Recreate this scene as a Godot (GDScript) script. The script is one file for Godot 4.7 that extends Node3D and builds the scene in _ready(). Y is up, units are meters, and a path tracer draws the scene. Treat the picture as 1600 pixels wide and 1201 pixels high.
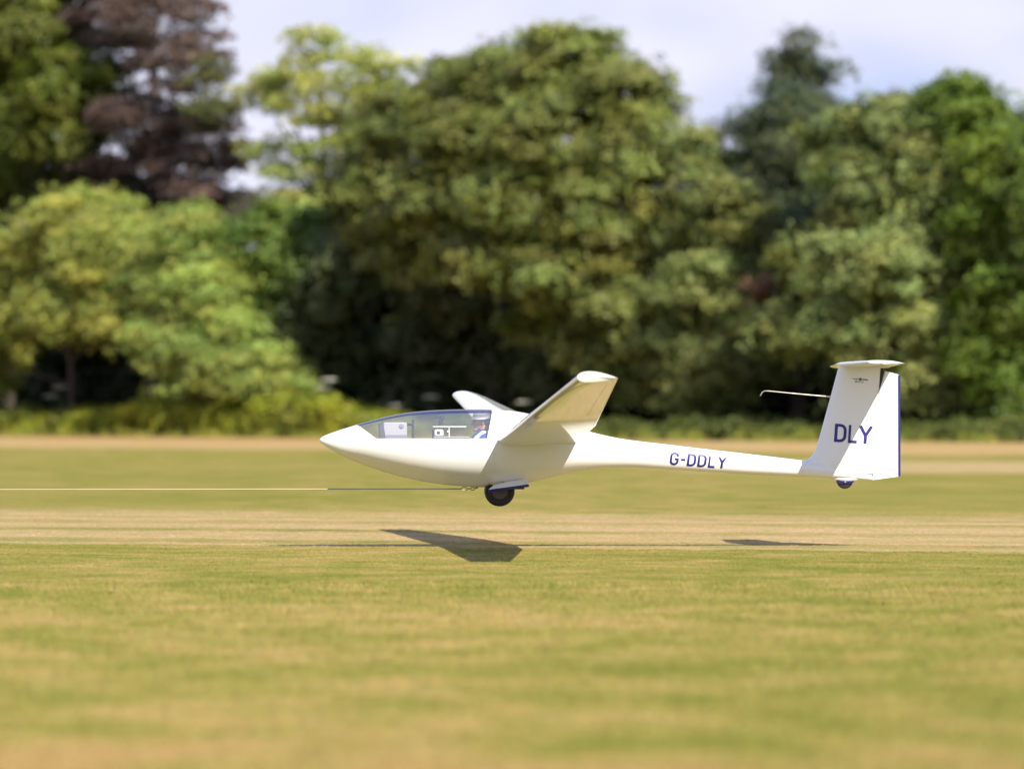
extends Node3D

# ------------------------------------------------------------------ tables
# fuselage of the sailplane, metres: station, top, bottom, half width (station grows towards the tail)
const BODY := [
	[-2.509, 0.737, 0.737, 0.0], [-2.506, 0.750, 0.725, 0.016], [-2.495, 0.764, 0.712, 0.034], [-2.467, 0.784, 0.688, 0.058], [-2.395, 0.815, 0.640, 0.098], [-2.289, 0.852, 0.577, 0.145],
	[-2.096, 0.912, 0.495, 0.205], [-1.896, 0.968, 0.424, 0.250], [-1.700, 1.016, 0.362, 0.282], [-1.504, 1.050, 0.313, 0.302], [-1.218, 1.074, 0.259, 0.316],
	[-0.932, 1.083, 0.228, 0.320], [-0.667, 1.082, 0.216, 0.318], [-0.588, 1.080, 0.216, 0.315], [-0.359, 1.066, 0.233, 0.302], [-0.158, 1.032, 0.268, 0.276],
	[0.0, 0.988, 0.306, 0.250], [0.216, 0.922, 0.357, 0.206], [0.395, 0.868, 0.392, 0.172], [0.647, 0.801, 0.423, 0.134], [0.906, 0.750, 0.433, 0.118],
	[1.403, 0.689, 0.408, 0.110], [1.799, 0.642, 0.384, 0.104], [2.197, 0.597, 0.362, 0.098], [2.855, 0.519, 0.332, 0.086], [3.232, 0.472, 0.312, 0.070],
	[3.573, 0.397, 0.292, 0.045], [3.703, 0.346, 0.289, 0.022]]
const CANOPY_FRONT := [-2.096, -1.896]
const CANOPY_BACK := [-0.667, -0.588]
const SILL := 0.758
const SPAN := 7.5

var rng := RandomNumberGenerator.new()
var mats := {}
var n_large := FastNoiseLite.new()
var n_mid := FastNoiseLite.new()
var n_fine := FastNoiseLite.new()

# ------------------------------------------------------------------ helpers
func lin(r: float, g: float, b: float) -> Color:
	return Color(r, g, b).linear_to_srgb()

func mat(called: String, c: Color, rough := 0.5, metal := 0.0) -> StandardMaterial3D:
	var m := StandardMaterial3D.new()
	m.resource_name = called
	m.albedo_color = c
	m.roughness = rough
	m.metallic = metal
	mats[called] = m
	return m

func tag(o: Node, label := "", category := "", group := "", kind := "") -> void:
	if label: o.set_meta("label", label)
	if category: o.set_meta("category", category)
	if group: o.set_meta("group", group)
	if kind: o.set_meta("kind", kind)

func base(called: String) -> Node3D:
	var o := Node3D.new()
	o.name = called
	add_child(o, true)
	return o

func put(called: String, mesh: Mesh, m: Material, parent: Node) -> MeshInstance3D:
	var o := MeshInstance3D.new()
	o.name = called
	o.mesh = mesh
	o.material_override = m
	parent.add_child(o, true)
	return o

# collects triangles; turns them outwards; smooth or flat
class Shape:
	var v := PackedVector3Array()
	var g := PackedInt32Array()
	func tri(a: Vector3, b: Vector3, c: Vector3, smooth := 0) -> void:
		if (b - a).cross(c - a).length_squared() < 1e-16: return
		v.append(a); v.append(b); v.append(c); g.append(smooth)
	func quad(a: Vector3, b: Vector3, c: Vector3, d: Vector3, smooth := 0) -> void:
		tri(a, b, c, smooth); tri(a, c, d, smooth)
	func outward(from: int, centre: Vector3) -> void:
		var s := 0.0
		for i in range(from, v.size(), 3):
			s += (v[i + 1] - v[i]).cross(v[i + 2] - v[i]).dot((v[i] + v[i + 1] + v[i + 2]) / 3.0 - centre)
		if s > 0.0:   # front faces run clockwise
			for i in range(from, v.size(), 3):
				var t := v[i + 1]; v[i + 1] = v[i + 2]; v[i + 2] = t
	func mid(from: int) -> Vector3:
		var c := Vector3.ZERO
		for i in range(from, v.size()): c += v[i]
		return c / maxf(1.0, v.size() - from)
	func turn_out(from: int) -> void:
		outward(from, mid(from))
	func done() -> ArrayMesh:
		var st := SurfaceTool.new()
		st.begin(Mesh.PRIMITIVE_TRIANGLES)
		for i in range(0, v.size(), 3):
			var k := g[i / 3]
			st.set_smooth_group(-1 if k < 0 else k)
			st.add_vertex(v[i]); st.add_vertex(v[i + 1]); st.add_vertex(v[i + 2])
		st.generate_normals()
		return st.commit()

# rings of equally many points, joined; closed round and capped on demand
func loft(s: Shape, rings: Array, closed := true, caps := true, group := 0, cap_group := -1) -> void:
	var from := s.v.size()
	for i in rings.size() - 1:
		var a: PackedVector3Array = rings[i]
		var b: PackedVector3Array = rings[i + 1]
		var n := a.size()
		for k in (n if closed else n - 1):
			var j := (k + 1) % n
			s.quad(a[k], a[j], b[j], b[k], group)
	if caps:
		for e in [0, rings.size() - 1]:
			var r: PackedVector3Array = rings[e]
			var c := Vector3.ZERO
			for p in r: c += p
			c /= r.size()
			for k in r.size():
				var j := (k + 1) % r.size()
				if e == 0: s.tri(c, r[j], r[k], cap_group)
				else: s.tri(c, r[k], r[j], cap_group)
	s.turn_out(from)

func tube(s: Shape, pts: Array, radii: Array, sides := 8, group := 0) -> void:
	var rings := []
	for i in pts.size():
		var p: Vector3 = pts[i]
		var d: Vector3 = ((pts[mini(i + 1, pts.size() - 1)] as Vector3) - (pts[maxi(i - 1, 0)] as Vector3)).normalized()
		var u := d.cross(Vector3.UP if absf(d.y) < 0.9 else Vector3.RIGHT).normalized()
		var w := d.cross(u)
		var ring := PackedVector3Array()
		var r: float = radii[mini(i, radii.size() - 1)]
		for k in sides:
			var a := TAU * k / sides
			ring.append(p + (u * cos(a) + w * sin(a)) * r)
		rings.append(ring)
	loft(s, rings, true, true, group)

func block(s: Shape, c: Vector3, size: Vector3, b := 0.01, turn := Basis.IDENTITY) -> void:
	var rings := []
	var h := size / 2.0
	for lv in [[-h.y, b], [-h.y + b, 0.0], [h.y - b, 0.0], [h.y, b]]:
		var ring := PackedVector3Array()
		var i: float = lv[1]
		var q := b * 0.8
		var hx := h.x - i
		var hz := h.z - i
		for p in [[hx, hz - q], [hx - q, hz], [-hx + q, hz], [-hx, hz - q], [-hx, -hz + q], [-hx + q, -hz], [hx - q, -hz], [hx, -hz + q]]:
			ring.append(c + turn * Vector3(p[0], lv[0], p[1]))
		rings.append(ring)
	loft(s, rings, true, true, -1)

# turned round the z axis: profile of [radius, z]
func lathe_z(s: Shape, c: Vector3, profile: Array, sides := 32, group := 0) -> void:
	var rings := []
	for p in profile:
		var ring := PackedVector3Array()
		for k in sides:
			var a := TAU * k / sides
			ring.append(c + Vector3(cos(a) * p[0], sin(a) * p[0], p[1]))
		rings.append(ring)
	loft(s, rings, true, true, group, -1)

func table(rows: Array, x: float, col: int) -> float:
	var n := rows.size()
	if x <= rows[0][0]: return rows[0][col]
	if x >= rows[n - 1][0]: return rows[n - 1][col]
	var i := 0
	while rows[i + 1][0] < x: i += 1
	var x0: float = rows[i][0]; var x1: float = rows[i + 1][0]
	var y0: float = rows[i][col]; var y1: float = rows[i + 1][col]
	var d := (y1 - y0) / (x1 - x0)
	var m0 := d
	var m1 := d
	if i > 0:
		var dp: float = (y0 - float(rows[i - 1][col])) / (x0 - float(rows[i - 1][0]))
		m0 = 0.0 if dp * d <= 0.0 else 2.0 * dp * d / (dp + d)
	if i < n - 2:
		var dn: float = (float(rows[i + 2][col]) - y1) / (float(rows[i + 2][0]) - x1)
		m1 = 0.0 if dn * d <= 0.0 else 2.0 * dn * d / (dn + d)
	var h := x1 - x0
	var t := (x - x0) / h
	return (2 * t * t * t - 3 * t * t + 1) * y0 + (t * t * t - 2 * t * t + t) * h * m0 + (-2 * t * t * t + 3 * t * t) * y1 + (t * t * t - t * t) * h * m1

func _ready() -> void:
	# ---------------------------------------------------------------- camera, sky, sun, exposure
	var cam := Camera3D.new()
	cam.name = "camera"
	cam.position = Vector3(0, 1.54, 0)
	cam.rotation.x = 0.0047
	var eye := CameraAttributesPhysical.new()
	eye.frustum_focal_length = 167.85
	eye.frustum_focus_distance = 60.0
	eye.exposure_aperture = 1.25
	eye.frustum_near = 0.5
	eye.frustum_far = 2500.0
	cam.attributes = eye
	cam.fov = 8.18
	cam.near = 0.5
	cam.far = 2500.0
	add_child(cam)
	cam.current = true

	var env := Environment.new()
	env.background_mode = Environment.BG_SKY
	env.tonemap_mode = Environment.TONE_MAPPER_LINEAR
	env.tonemap_exposure = 1.7
	env.sdfgi_enabled = true
	env.ssao_enabled = true
	env.ssil_enabled = true
	var sky := Sky.new()
	var pano := PanoramaSkyMaterial.new()
	pano.panorama = ImageTexture.create_from_image(sky_picture())
	sky.sky_material = pano
	env.sky = sky
	env.background_energy_multiplier = 1.0
	var we := WorldEnvironment.new()
	we.name = "environment"
	we.environment = env
	add_child(we)

	var sun := DirectionalLight3D.new()
	sun.name = "sun"
	sun.light_color = Color(1.0, 0.965, 0.905)
	sun.light_energy = 1.6
	sun.light_angular_distance = 0.5
	sun.shadow_enabled = true
	sun.look_at_from_position(Vector3.ZERO, Vector3(-0.57, -1.0, -1.0))
	add_child(sun)

	rng.seed = 20240
	n_large.seed = 5; n_large.frequency = 1.0; n_large.fractal_octaves = 3
	n_mid.seed = 11; n_mid.frequency = 1.0; n_mid.fractal_octaves = 3
	n_fine.seed = 23; n_fine.frequency = 1.0; n_fine.fractal_octaves = 2
	materials()
	build_ground()
	build_woods()
	build_glider()
	build_pilot()
	build_rope()

# ------------------------------------------------------------------ sky: broken bright cloud over pale blue
func sky_picture() -> Image:
	var w := 2048
	var h := 1024
	var im := Image.create(w, h, false, Image.FORMAT_RGBF)
	var n := FastNoiseLite.new()
	n.seed = 77; n.frequency = 1.0; n.fractal_octaves = 4; n.fractal_gain = 0.5
	for y in h:
		var el := PI * (0.5 - (y + 0.5) / h)
		if el < -0.01:
			continue
		var se := sin(el)
		var ce := cos(el)
		var t := clampf(se, 0.0, 1.0)
		var blue := Vector3(0.38, 0.45, 0.62).lerp(Vector3(0.100, 0.200, 0.55), pow(t, 0.45))
		for x in w:
			var az := TAU * (x + 0.5) / w
			var d := Vector3(cos(az) * ce, se, sin(az) * ce)
			var q := d / (0.35 + maxf(se, 0.0)) * 1.6
			var c := n.get_noise_3d(q.x * 2.2, se * 9.0, q.z * 2.2) * 0.75 + n.get_noise_3d(d.x * 11.0 + 7.0, se * 34.0, d.z * 11.0) * 0.45
			var cover := smoothstep(-0.46, 0.22, c + 0.62 * (1.0 - t) - 0.38)
			var white := Vector3(0.555, 0.562, 0.675) * (0.86 + 0.26 * clampf(c + 0.2, 0.0, 1.0))
			var k := blue.lerp(white, cover)
			im.set_pixel(x, y, Color(k.x, k.y, k.z))
	im.fill_rect(Rect2i(0, int(h * 0.5) + 3, w, h / 2 - 3), Color(0.17, 0.16, 0.07))
	return im

# ------------------------------------------------------------------ materials
func materials() -> void:
	var gel := mat("white_gelcoat", lin(0.73, 0.735, 0.745), 0.30)
	gel.clearcoat_enabled = true
	gel.clearcoat = 1.0
	gel.clearcoat_roughness = 0.035
	var gn := FastNoiseLite.new()
	gn.seed = 3; gn.frequency = 0.02; gn.fractal_octaves = 2
	var wavy := NoiseTexture2D.new()
	wavy.noise = gn; wavy.width = 256; wavy.height = 256; wavy.seamless = true
	gel.heightmap_enabled = true
	gel.heightmap_texture = wavy
	gel.heightmap_scale = 0.04
	gel.uv1_triplanar = true
	gel.uv1_scale = Vector3(0.9, 0.9, 0.9)
	mat("blue_paint", lin(0.014, 0.015, 0.14), 0.35)
	mat("blue_letter", lin(0.016, 0.013, 0.17), 0.4)
	mat("emblem_ink", lin(0.05, 0.10, 0.22), 0.5)
	mat("rubber", lin(0.016, 0.015, 0.014), 0.75)
	mat("rim_metal", lin(0.075, 0.06, 0.05), 0.4, 0.6)
	mat("steel", lin(0.28, 0.25, 0.20), 0.35, 0.8)
	mat("probe_metal", lin(0.55, 0.52, 0.44), 0.3, 0.5)
	mat("dark_plastic", lin(0.02, 0.021, 0.028), 0.5)
	mat("grey_plastic", lin(0.30, 0.30, 0.33), 0.5)
	mat("white_plastic", lin(0.78, 0.78, 0.78), 0.4)
	mat("panel_grey", lin(0.20, 0.20, 0.27), 0.55)
	mat("slate_plastic", lin(0.07, 0.075, 0.11), 0.5)
	mat("pod_shell", lin(0.36, 0.36, 0.41), 0.5)
	mat("cockpit_grey", lin(0.40, 0.40, 0.42), 0.7)
	mat("rope_fibre", lin(0.52, 0.46, 0.30), 0.8)
	mat("skin", lin(0.36, 0.19, 0.125), 0.5)
	mat("shirt_blue", lin(0.016, 0.075, 0.40), 0.85)
	mat("trousers_cloth", lin(0.05, 0.05, 0.06), 0.9)
	mat("hat_cloth", lin(0.52, 0.51, 0.56), 0.85)
	mat("hair", lin(0.02, 0.015, 0.012), 0.7)
	mat("strap_white", lin(0.75, 0.75, 0.75), 0.8)
	var glass := mat("canopy_perspex", Color(0.80, 0.84, 0.90, 0.10), 0.02)
	glass.transparency = BaseMaterial3D.TRANSPARENCY_ALPHA
	var tint := mat("blue_tinted_perspex", Color(0.10, 0.14, 0.30, 0.72), 0.05)
	tint.transparency = BaseMaterial3D.TRANSPARENCY_ALPHA
	var bark := mat("bark", lin(0.07, 0.055, 0.042), 0.95)
	var bn := FastNoiseLite.new()
	bn.seed = 9; bn.frequency = 0.05
	var bt := NoiseTexture2D.new()
	bt.noise = bn; bt.width = 128; bt.height = 128; bt.seamless = true
	bark.heightmap_enabled = true
	bark.heightmap_texture = bt
	bark.heightmap_scale = 3.0
	bark.uv1_triplanar = true
	var leaf := mat("leaf", Color.WHITE, 0.6)
	leaf.vertex_color_use_as_albedo = true
	leaf.backlight_enabled = true
	leaf.backlight = Color(0.72, 0.80, 0.38)
	var blade := mat("grass_blade", Color.WHITE, 0.75)
	blade.vertex_color_use_as_albedo = true
	mat("umbel_white", lin(0.78, 0.76, 0.62), 0.9)
	mat("green_stem", lin(0.10, 0.16, 0.05), 0.7)

# ------------------------------------------------------------------ the airfield
func edge_at(x: float) -> float:          # how far away the wood's edge lies
	return 287.0 - 1.2 * x

func ground_colour(x: float, z: float) -> Color:
	var d := -z + 0.35 * x
	var a := n_large.get_noise_2d(x * 0.10, z * 0.05)
	var b := n_mid.get_noise_2d(x * 0.55 + 40.0, z * 0.42)
	var c := n_fine.get_noise_2d(x * 1.3, z * 1.9 + 90.0)
	var green := Vector3(0.188, 0.196, 0.022)
	var olive := Vector3(0.280, 0.246, 0.050)
	var straw := Vector3(0.385, 0.285, 0.098)
	var sand := Vector3(0.510, 0.370, 0.195)
	var orange := Vector3(0.480, 0.305, 0.115)
	var t := clampf(0.54 + 0.40 * a + 0.62 * b + 0.62 * c, 0.0, 1.0)
	var k := green.lerp(olive, smoothstep(0.0, 0.5, t)).lerp(straw, smoothstep(0.5, 1.0, t))
	# drier near the camera
	k = k.lerp(orange * 0.8, smoothstep(26.0, 22.5, d) * clampf(0.2 + 0.7 * b, 0.0, 0.6))
	# greener middle of the field
	k = k.lerp(green.lerp(olive, 0.65), 0.35 * smoothstep(82.0, 90.0, d) * smoothstep(215.0, 190.0, d))
	# worn wheel tracks of the launch lane
	var lane := smoothstep(59.6, 60.4, d + 0.5 * c) * smoothstep(84.0, 76.0, d + 4.0 * b)
	var ruts := 0.72 + 0.9 * n_fine.get_noise_2d(d * 0.42, x * 0.02)
	k = k.lerp(sand.lerp(olive, clampf(0.10 - 0.3 * c, 0.0, 1.0)), lane * clampf(ruts, 0.0, 1.0))
	# pale strip farther out on the right
	var strip := smoothstep(132.0, 138.0, d + 4.0 * b) * smoothstep(170.0, 160.0, d) * smoothstep(0.5, 6.0, x + 3.0 * a)
	k = k.lerp(sand, 0.75 * strip)
	# dry mown margin before the wood
	var dry := smoothstep(196.0, 205.0, -z + 0.9 * x + 10.0 * a)
	k = k.lerp(sand.lerp(orange, clampf(0.5 + b, 0.0, 1.0)), dry * 0.9)
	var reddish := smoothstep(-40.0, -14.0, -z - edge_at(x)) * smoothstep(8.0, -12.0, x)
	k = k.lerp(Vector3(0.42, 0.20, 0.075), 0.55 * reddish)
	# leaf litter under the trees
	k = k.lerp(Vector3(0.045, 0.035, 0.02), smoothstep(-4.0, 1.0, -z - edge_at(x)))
	return Color(k.x, k.y, k.z)

func ground_texture() -> ImageTexture:
	var size := 1024
	var n1 := FastNoiseLite.new()
	n1.seed = 31; n1.frequency = 0.012; n1.fractal_octaves = 4
	var n2 := FastNoiseLite.new()
	n2.seed = 37; n2.frequency = 0.11; n2.fractal_octaves = 3
	var a := n1.get_seamless_image(size, size)
	var b := n2.get_seamless_image(size, size)
	var da := a.get_data()
	var db := b.get_data()
	var out := PackedByteArray()
	out.resize(size * size * 3)
	for i in size * size:
		var p := da[i] / 255.0
		var q := db[i] / 255.0
		var v := 0.70 + 0.34 * q
		out[i * 3] = int(255.0 * clampf(v * (0.86 + 0.22 * p), 0.0, 1.0))
		out[i * 3 + 1] = int(255.0 * clampf(v * (0.94 + 0.05 * p), 0.0, 1.0))
		out[i * 3 + 2] = int(255.0 * clampf(v * (0.82 + 0.22 * p), 0.0, 1.0))
	return ImageTexture.create_from_image(Image.create_from_data(size, size, false, Image.FORMAT_RGB8, out))

func build_ground() -> void:
	var xs := PackedFloat32Array()
	var zs := PackedFloat32Array()
	var x := 0.0
	var right := []
	while x < 900.0:
		right.append(x)
		x += 0.22 if x < 4.5 else (0.7 if x < 34.0 else x * 0.35)
	right.append(900.0)
	for i in range(right.size() - 1, 0, -1): xs.append(-right[i])
	for r in right: xs.append(r)
	for z in [400.0, 150.0, 50.0, 10.0, -10.0]: zs.append(z)
	var z := -18.0
	while z > -1200.0:
		zs.append(z)
		z -= 0.22 if z > -62.0 else (0.5 if z > -90.0 else (2.0 if z > -345.0 else -z * 0.3))
	zs.append(-1200.0)
	var nx := xs.size()
	var v := PackedVector3Array()
	var uv := PackedVector2Array()
	var col := PackedColorArray()
	var nor := PackedVector3Array()
	for zz in zs:
		for xx in xs:
			v.append(Vector3(xx, 0, zz))
			uv.append(Vector2(xx, zz) / 11.0)
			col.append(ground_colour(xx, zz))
			nor.append(Vector3.UP)
	var idx := PackedInt32Array()
	for j in zs.size() - 1:
		for i in nx - 1:
			var o := j * nx + i
			idx.append_array([o, o + nx, o + 1, o + 1, o + nx, o + nx + 1])
	var arr := []
	arr.resize(Mesh.ARRAY_MAX)
	arr[Mesh.ARRAY_VERTEX] = v
	arr[Mesh.ARRAY_NORMAL] = nor
	arr[Mesh.ARRAY_TEX_UV] = uv
	arr[Mesh.ARRAY_COLOR] = col
	arr[Mesh.ARRAY_INDEX] = idx
	var m := ArrayMesh.new()
	m.add_surface_from_arrays(Mesh.PRIMITIVE_TRIANGLES, arr)
	var gm := mat("dry_turf", Color.WHITE, 0.95)
	gm.vertex_color_use_as_albedo = true
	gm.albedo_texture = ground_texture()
	gm.metallic_specular = 0.2
	var g := put("ground", m, gm, self)
	tag(g, "sunburnt grass airfield with a pale worn lane running across it", "ground", "", "structure")

	# short grass standing on it
	var s := Shape.new()
	for k in 9:
		var a := rng.randf() * TAU
		var r := rng.randf() * 0.05
		var p := Vector3(cos(a) * r, 0, sin(a) * r)
		var lean := Vector3(rng.randf_range(-0.03, 0.03), rng.randf_range(0.015, 0.035), rng.randf_range(-0.03, 0.03))
		var side := Vector3(cos(a * 3.0), 0, sin(a * 3.0)) * 0.004
		s.tri(p - side, p + side, p + lean, -1)
	var tuft := s.done()
	var spots := []
	var tries := 0
	while spots.size() < 90000 and tries < 400000:
		tries += 1
		var d := 20.0 + 62.0 * pow(rng.randf(), 1.3)
		var half := d * 0.1 + 0.9
		var p := Vector3(rng.randf_range(-half, half), 0, -d)
		var lane := d + 0.35 * p.x
		if lane > 60.0 and rng.randf() < 0.75: continue
		spots.append(p)
	var mm := MultiMesh.new()
	mm.transform_format = MultiMesh.TRANSFORM_3D
	mm.use_colors = true
	mm.mesh = tuft
	mm.instance_count = spots.size()
	for i in spots.size():
		var p: Vector3 = spots[i]
		var sc := rng.randf_range(0.5, 1.1) * (1.0 if -p.z < 48.0 else 0.55)
		mm.set_instance_transform(i, Transform3D(Basis(Vector3.UP, rng.randf() * TAU).scaled(Vector3(sc, sc, sc)), p))
		var c := ground_colour(p.x, p.z)
		var q := rng.randf_range(0.75, 1.05)
		mm.set_instance_color(i, Color(c.r * q * rng.randf_range(0.85, 1.12), c.g * q, c.b * q))
	var gr := MultiMeshInstance3D.new()
	gr.name = "grass"
	gr.multimesh = mm
	gr.material_override = mats.grass_blade
	add_child(gr, true)
	tag(gr, "short dry grass covering the near airfield", "grass", "", "stuff")

# ------------------------------------------------------------------ the wood
# a place in the wood from its bearing and elevation as surveyed from the viewing point (8400 units per radian) and its metres behind the wood's edge
func spot(px: float, py: float, behind: float) -> Vector3:
	var k := (px - 800.0) / 8400.0
	var d := (287.0 + behind) / (1.0 + 1.2 * k)
	return Vector3(k * d, 1.54 + (640.0 - py) / 8400.0 * d, -d)

func metres(px: float, p: Vector3) -> float:
	return px / 8400.0 * -p.z

func make_spray(count: int, long: float, wide: float, leaf_long: float, leaf_wide: float, curl: float) -> ArrayMesh:
	var s := Shape.new()
	for k in count:
		var p := Vector3(rng.randf_range(-0.5, 0.5) * long, rng.randf_range(-0.14, 0.14), rng.randf_range(-0.5, 0.5) * wide)
		var dir := Vector3(rng.randf_range(-1, 1), rng.randf_range(-0.5, 0.3), rng.randf_range(-1, 1)).normalized()
		var n := (Vector3.UP + Vector3(rng.randf_range(-1, 1), 0, rng.randf_range(-1, 1)) * curl).normalized()
		var side := dir.cross(n).normalized() * leaf_wide * rng.randf_range(0.35, 0.6)
		var tip := dir * leaf_long * rng.randf_range(0.7, 1.2)
		s.tri(p, p + tip * 0.45 + side, p + tip, -1)
		s.tri(p, p + tip, p + tip * 0.45 - side, -1)
	return s.done()

var sprays := []

func crown_of(called: String, spots: Array, parent: Node, mesh: Mesh) -> MultiMeshInstance3D:
	var mm := MultiMesh.new()
	mm.transform_format = MultiMesh.TRANSFORM_3D
	mm.use_colors = true
	mm.mesh = mesh
	mm.instance_count = spots.size()
	for i in spots.size():
		mm.set_instance_transform(i, spots[i][0])
		mm.set_instance_color(i, spots[i][1])
	var o := MultiMeshInstance3D.new()
	o.name = called
	o.multimesh = mm
	o.material_override = mats.leaf
	parent.add_child(o, true)
	o.set_meta("kind", "stuff")
	return o

func leafy(spots: Array, centre: Vector3, r: Vector3, tint: Color, density: float, scale := 1.0, flat := 0.35) -> void:
	var area := 4.0 * PI * pow((pow(r.x * r.y, 1.6) + pow(r.x * r.z, 1.6) + pow(r.y * r.z, 1.6)) / 3.0, 1.0 / 1.6)
	var clumps := int(maxf(4.0, area / 2.0 * density))
	for k in clumps:
		var dir := Vector3(rng.randfn(), rng.randfn() + 0.15, rng.randfn()).normalized()
		var c := centre + dir * r * rng.randf_range(0.62, 1.06)
		var cr := rng.randf_range(0.55, 1.15) * minf(1.0, (r.x + r.y) * 0.4 + 0.3)
		var shade := rng.randf_range(0.78, 1.25)
		var warm := rng.randf_range(-0.16, 0.16)
		# loose sprays that fill and feather the crown between its clumps
		for j in int(15.0 * density * density):
			var away := Vector3(rng.randfn(), rng.randfn() * 0.9 + 0.1, rng.randfn()).normalized()
			var p := centre + away * r * (0.70 + 0.72 * pow(rng.randf(), 1.9))
			if p.y < 0.15: continue
			var out := (away * 0.8 + Vector3.UP * 0.7 + Vector3(rng.randf_range(-1, 1), rng.randf_range(-1, 1), rng.randf_range(-1, 1)) * 0.6).normalized()
			var along := out.cross(Vector3(rng.randf_range(-1, 1), 0.1, rng.randf_range(-1, 1))).normalized()
			var sc := rng.randf_range(0.6, 1.1) * scale
			var v := rng.randf_range(0.75, 1.2)
			spots.append([Transform3D(Basis(along, out, along.cross(out)) * sc, p), Color(tint.r * v * (1.0 + warm), tint.g * v, tint.b * v)])
		for j in int(20.0 + 14.0 * rng.randf()):
			var q := Vector3(rng.randfn(), rng.randfn() * 0.75, rng.randfn())
			q = q.normalized() * pow(rng.randf(), 0.45)
			var p := c + q * cr * Vector3(1.75, 0.58, 1.6)
			if p.y < 0.15: continue
			var out := (q * 0.6 + dir * 0.6 + Vector3.UP * 0.75 + Vector3(rng.randf_range(-1, 1), rng.randf_range(-1, 1), rng.randf_range(-1, 1)) * flat).normalized()
			var along := out.cross(Vector3(rng.randf_range(-1, 1), 0.1, rng.randf_range(-1, 1))).normalized()
			var sc := rng.randf_range(0.7, 1.25) * scale
			var b := Basis(along, out, along.cross(out)) * sc
			var v := shade * rng.randf_range(0.8, 1.2)
			spots.append([Transform3D(b, p), Color(tint.r * v * (1.0 + warm), tint.g * v, tint.b * v * (1.0 - 0.5 * warm))])

# lobes: [across, up, half width, half height, metres in front of the others, tint (optional)]
func tree(called: String, label: String, category: String, group: String, root: Vector2, behind: float, tint: Color, density: float, lobes: Array, kind := 0, trunk_r := 0.35, leaf_scale := 1.0) -> Node3D:
	var t := base(called)
	tag(t, label, category, group)
	var foot := spot(root.x, 640.0, behind)
	foot.y = 0.0
	t.position = foot
	var spots := []
	var wood := Shape.new()
	var top := 0.0
	var mids := []
	for l in lobes:
		var c := spot(l[0], l[1], behind - l[4])
		var rx := metres(l[2], c)
		var ry := metres(l[3], c)
		var r := Vector3(rx, ry, maxf(ry, rx * 0.85))
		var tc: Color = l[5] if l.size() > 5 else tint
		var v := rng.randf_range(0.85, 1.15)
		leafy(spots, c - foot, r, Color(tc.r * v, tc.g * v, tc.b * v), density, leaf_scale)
		mids.append(c - foot)
		top = maxf(top, c.y)
	# trunk with a slight lean, and a limb into every lobe
	var stem := []
	var radii := []
	var lean := Vector3.ZERO
	for m in mids: lean += Vector3(m.x, 0, m.z) / mids.size()
	for k in 7:
		var u := k / 6.0
		stem.append(lean * u * u * 0.8 + Vector3(sin(u * 5.0) * 0.15, top * 0.92 * u - 0.1 * (1.0 - u), cos(u * 4.0) * 0.15))
		radii.append(trunk_r * (1.25 - 1.1 * u) if k > 0 else trunk_r * 1.5)
	tube(wood, stem, radii, 9)
	for m in mids:
		var u := clampf((m.y / maxf(top, 0.1)) * 0.7, 0.12, 0.85)
		var from := lean * u * u * 0.8 + Vector3(0, top * 0.92 * u, 0)
		var bend: Vector3 = from.lerp(m, 0.5) + Vector3(rng.randf_range(-0.3, 0.3), rng.randf_range(0.0, 0.5), rng.randf_range(-0.3, 0.3))
		tube(wood, [from, bend, m], [trunk_r * 0.38, trunk_r * 0.25, trunk_r * 0.08], 6)
	put("trunk", wood.done(), mats.bark, t)
	var shifted := []
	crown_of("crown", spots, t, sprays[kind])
	return t

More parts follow.
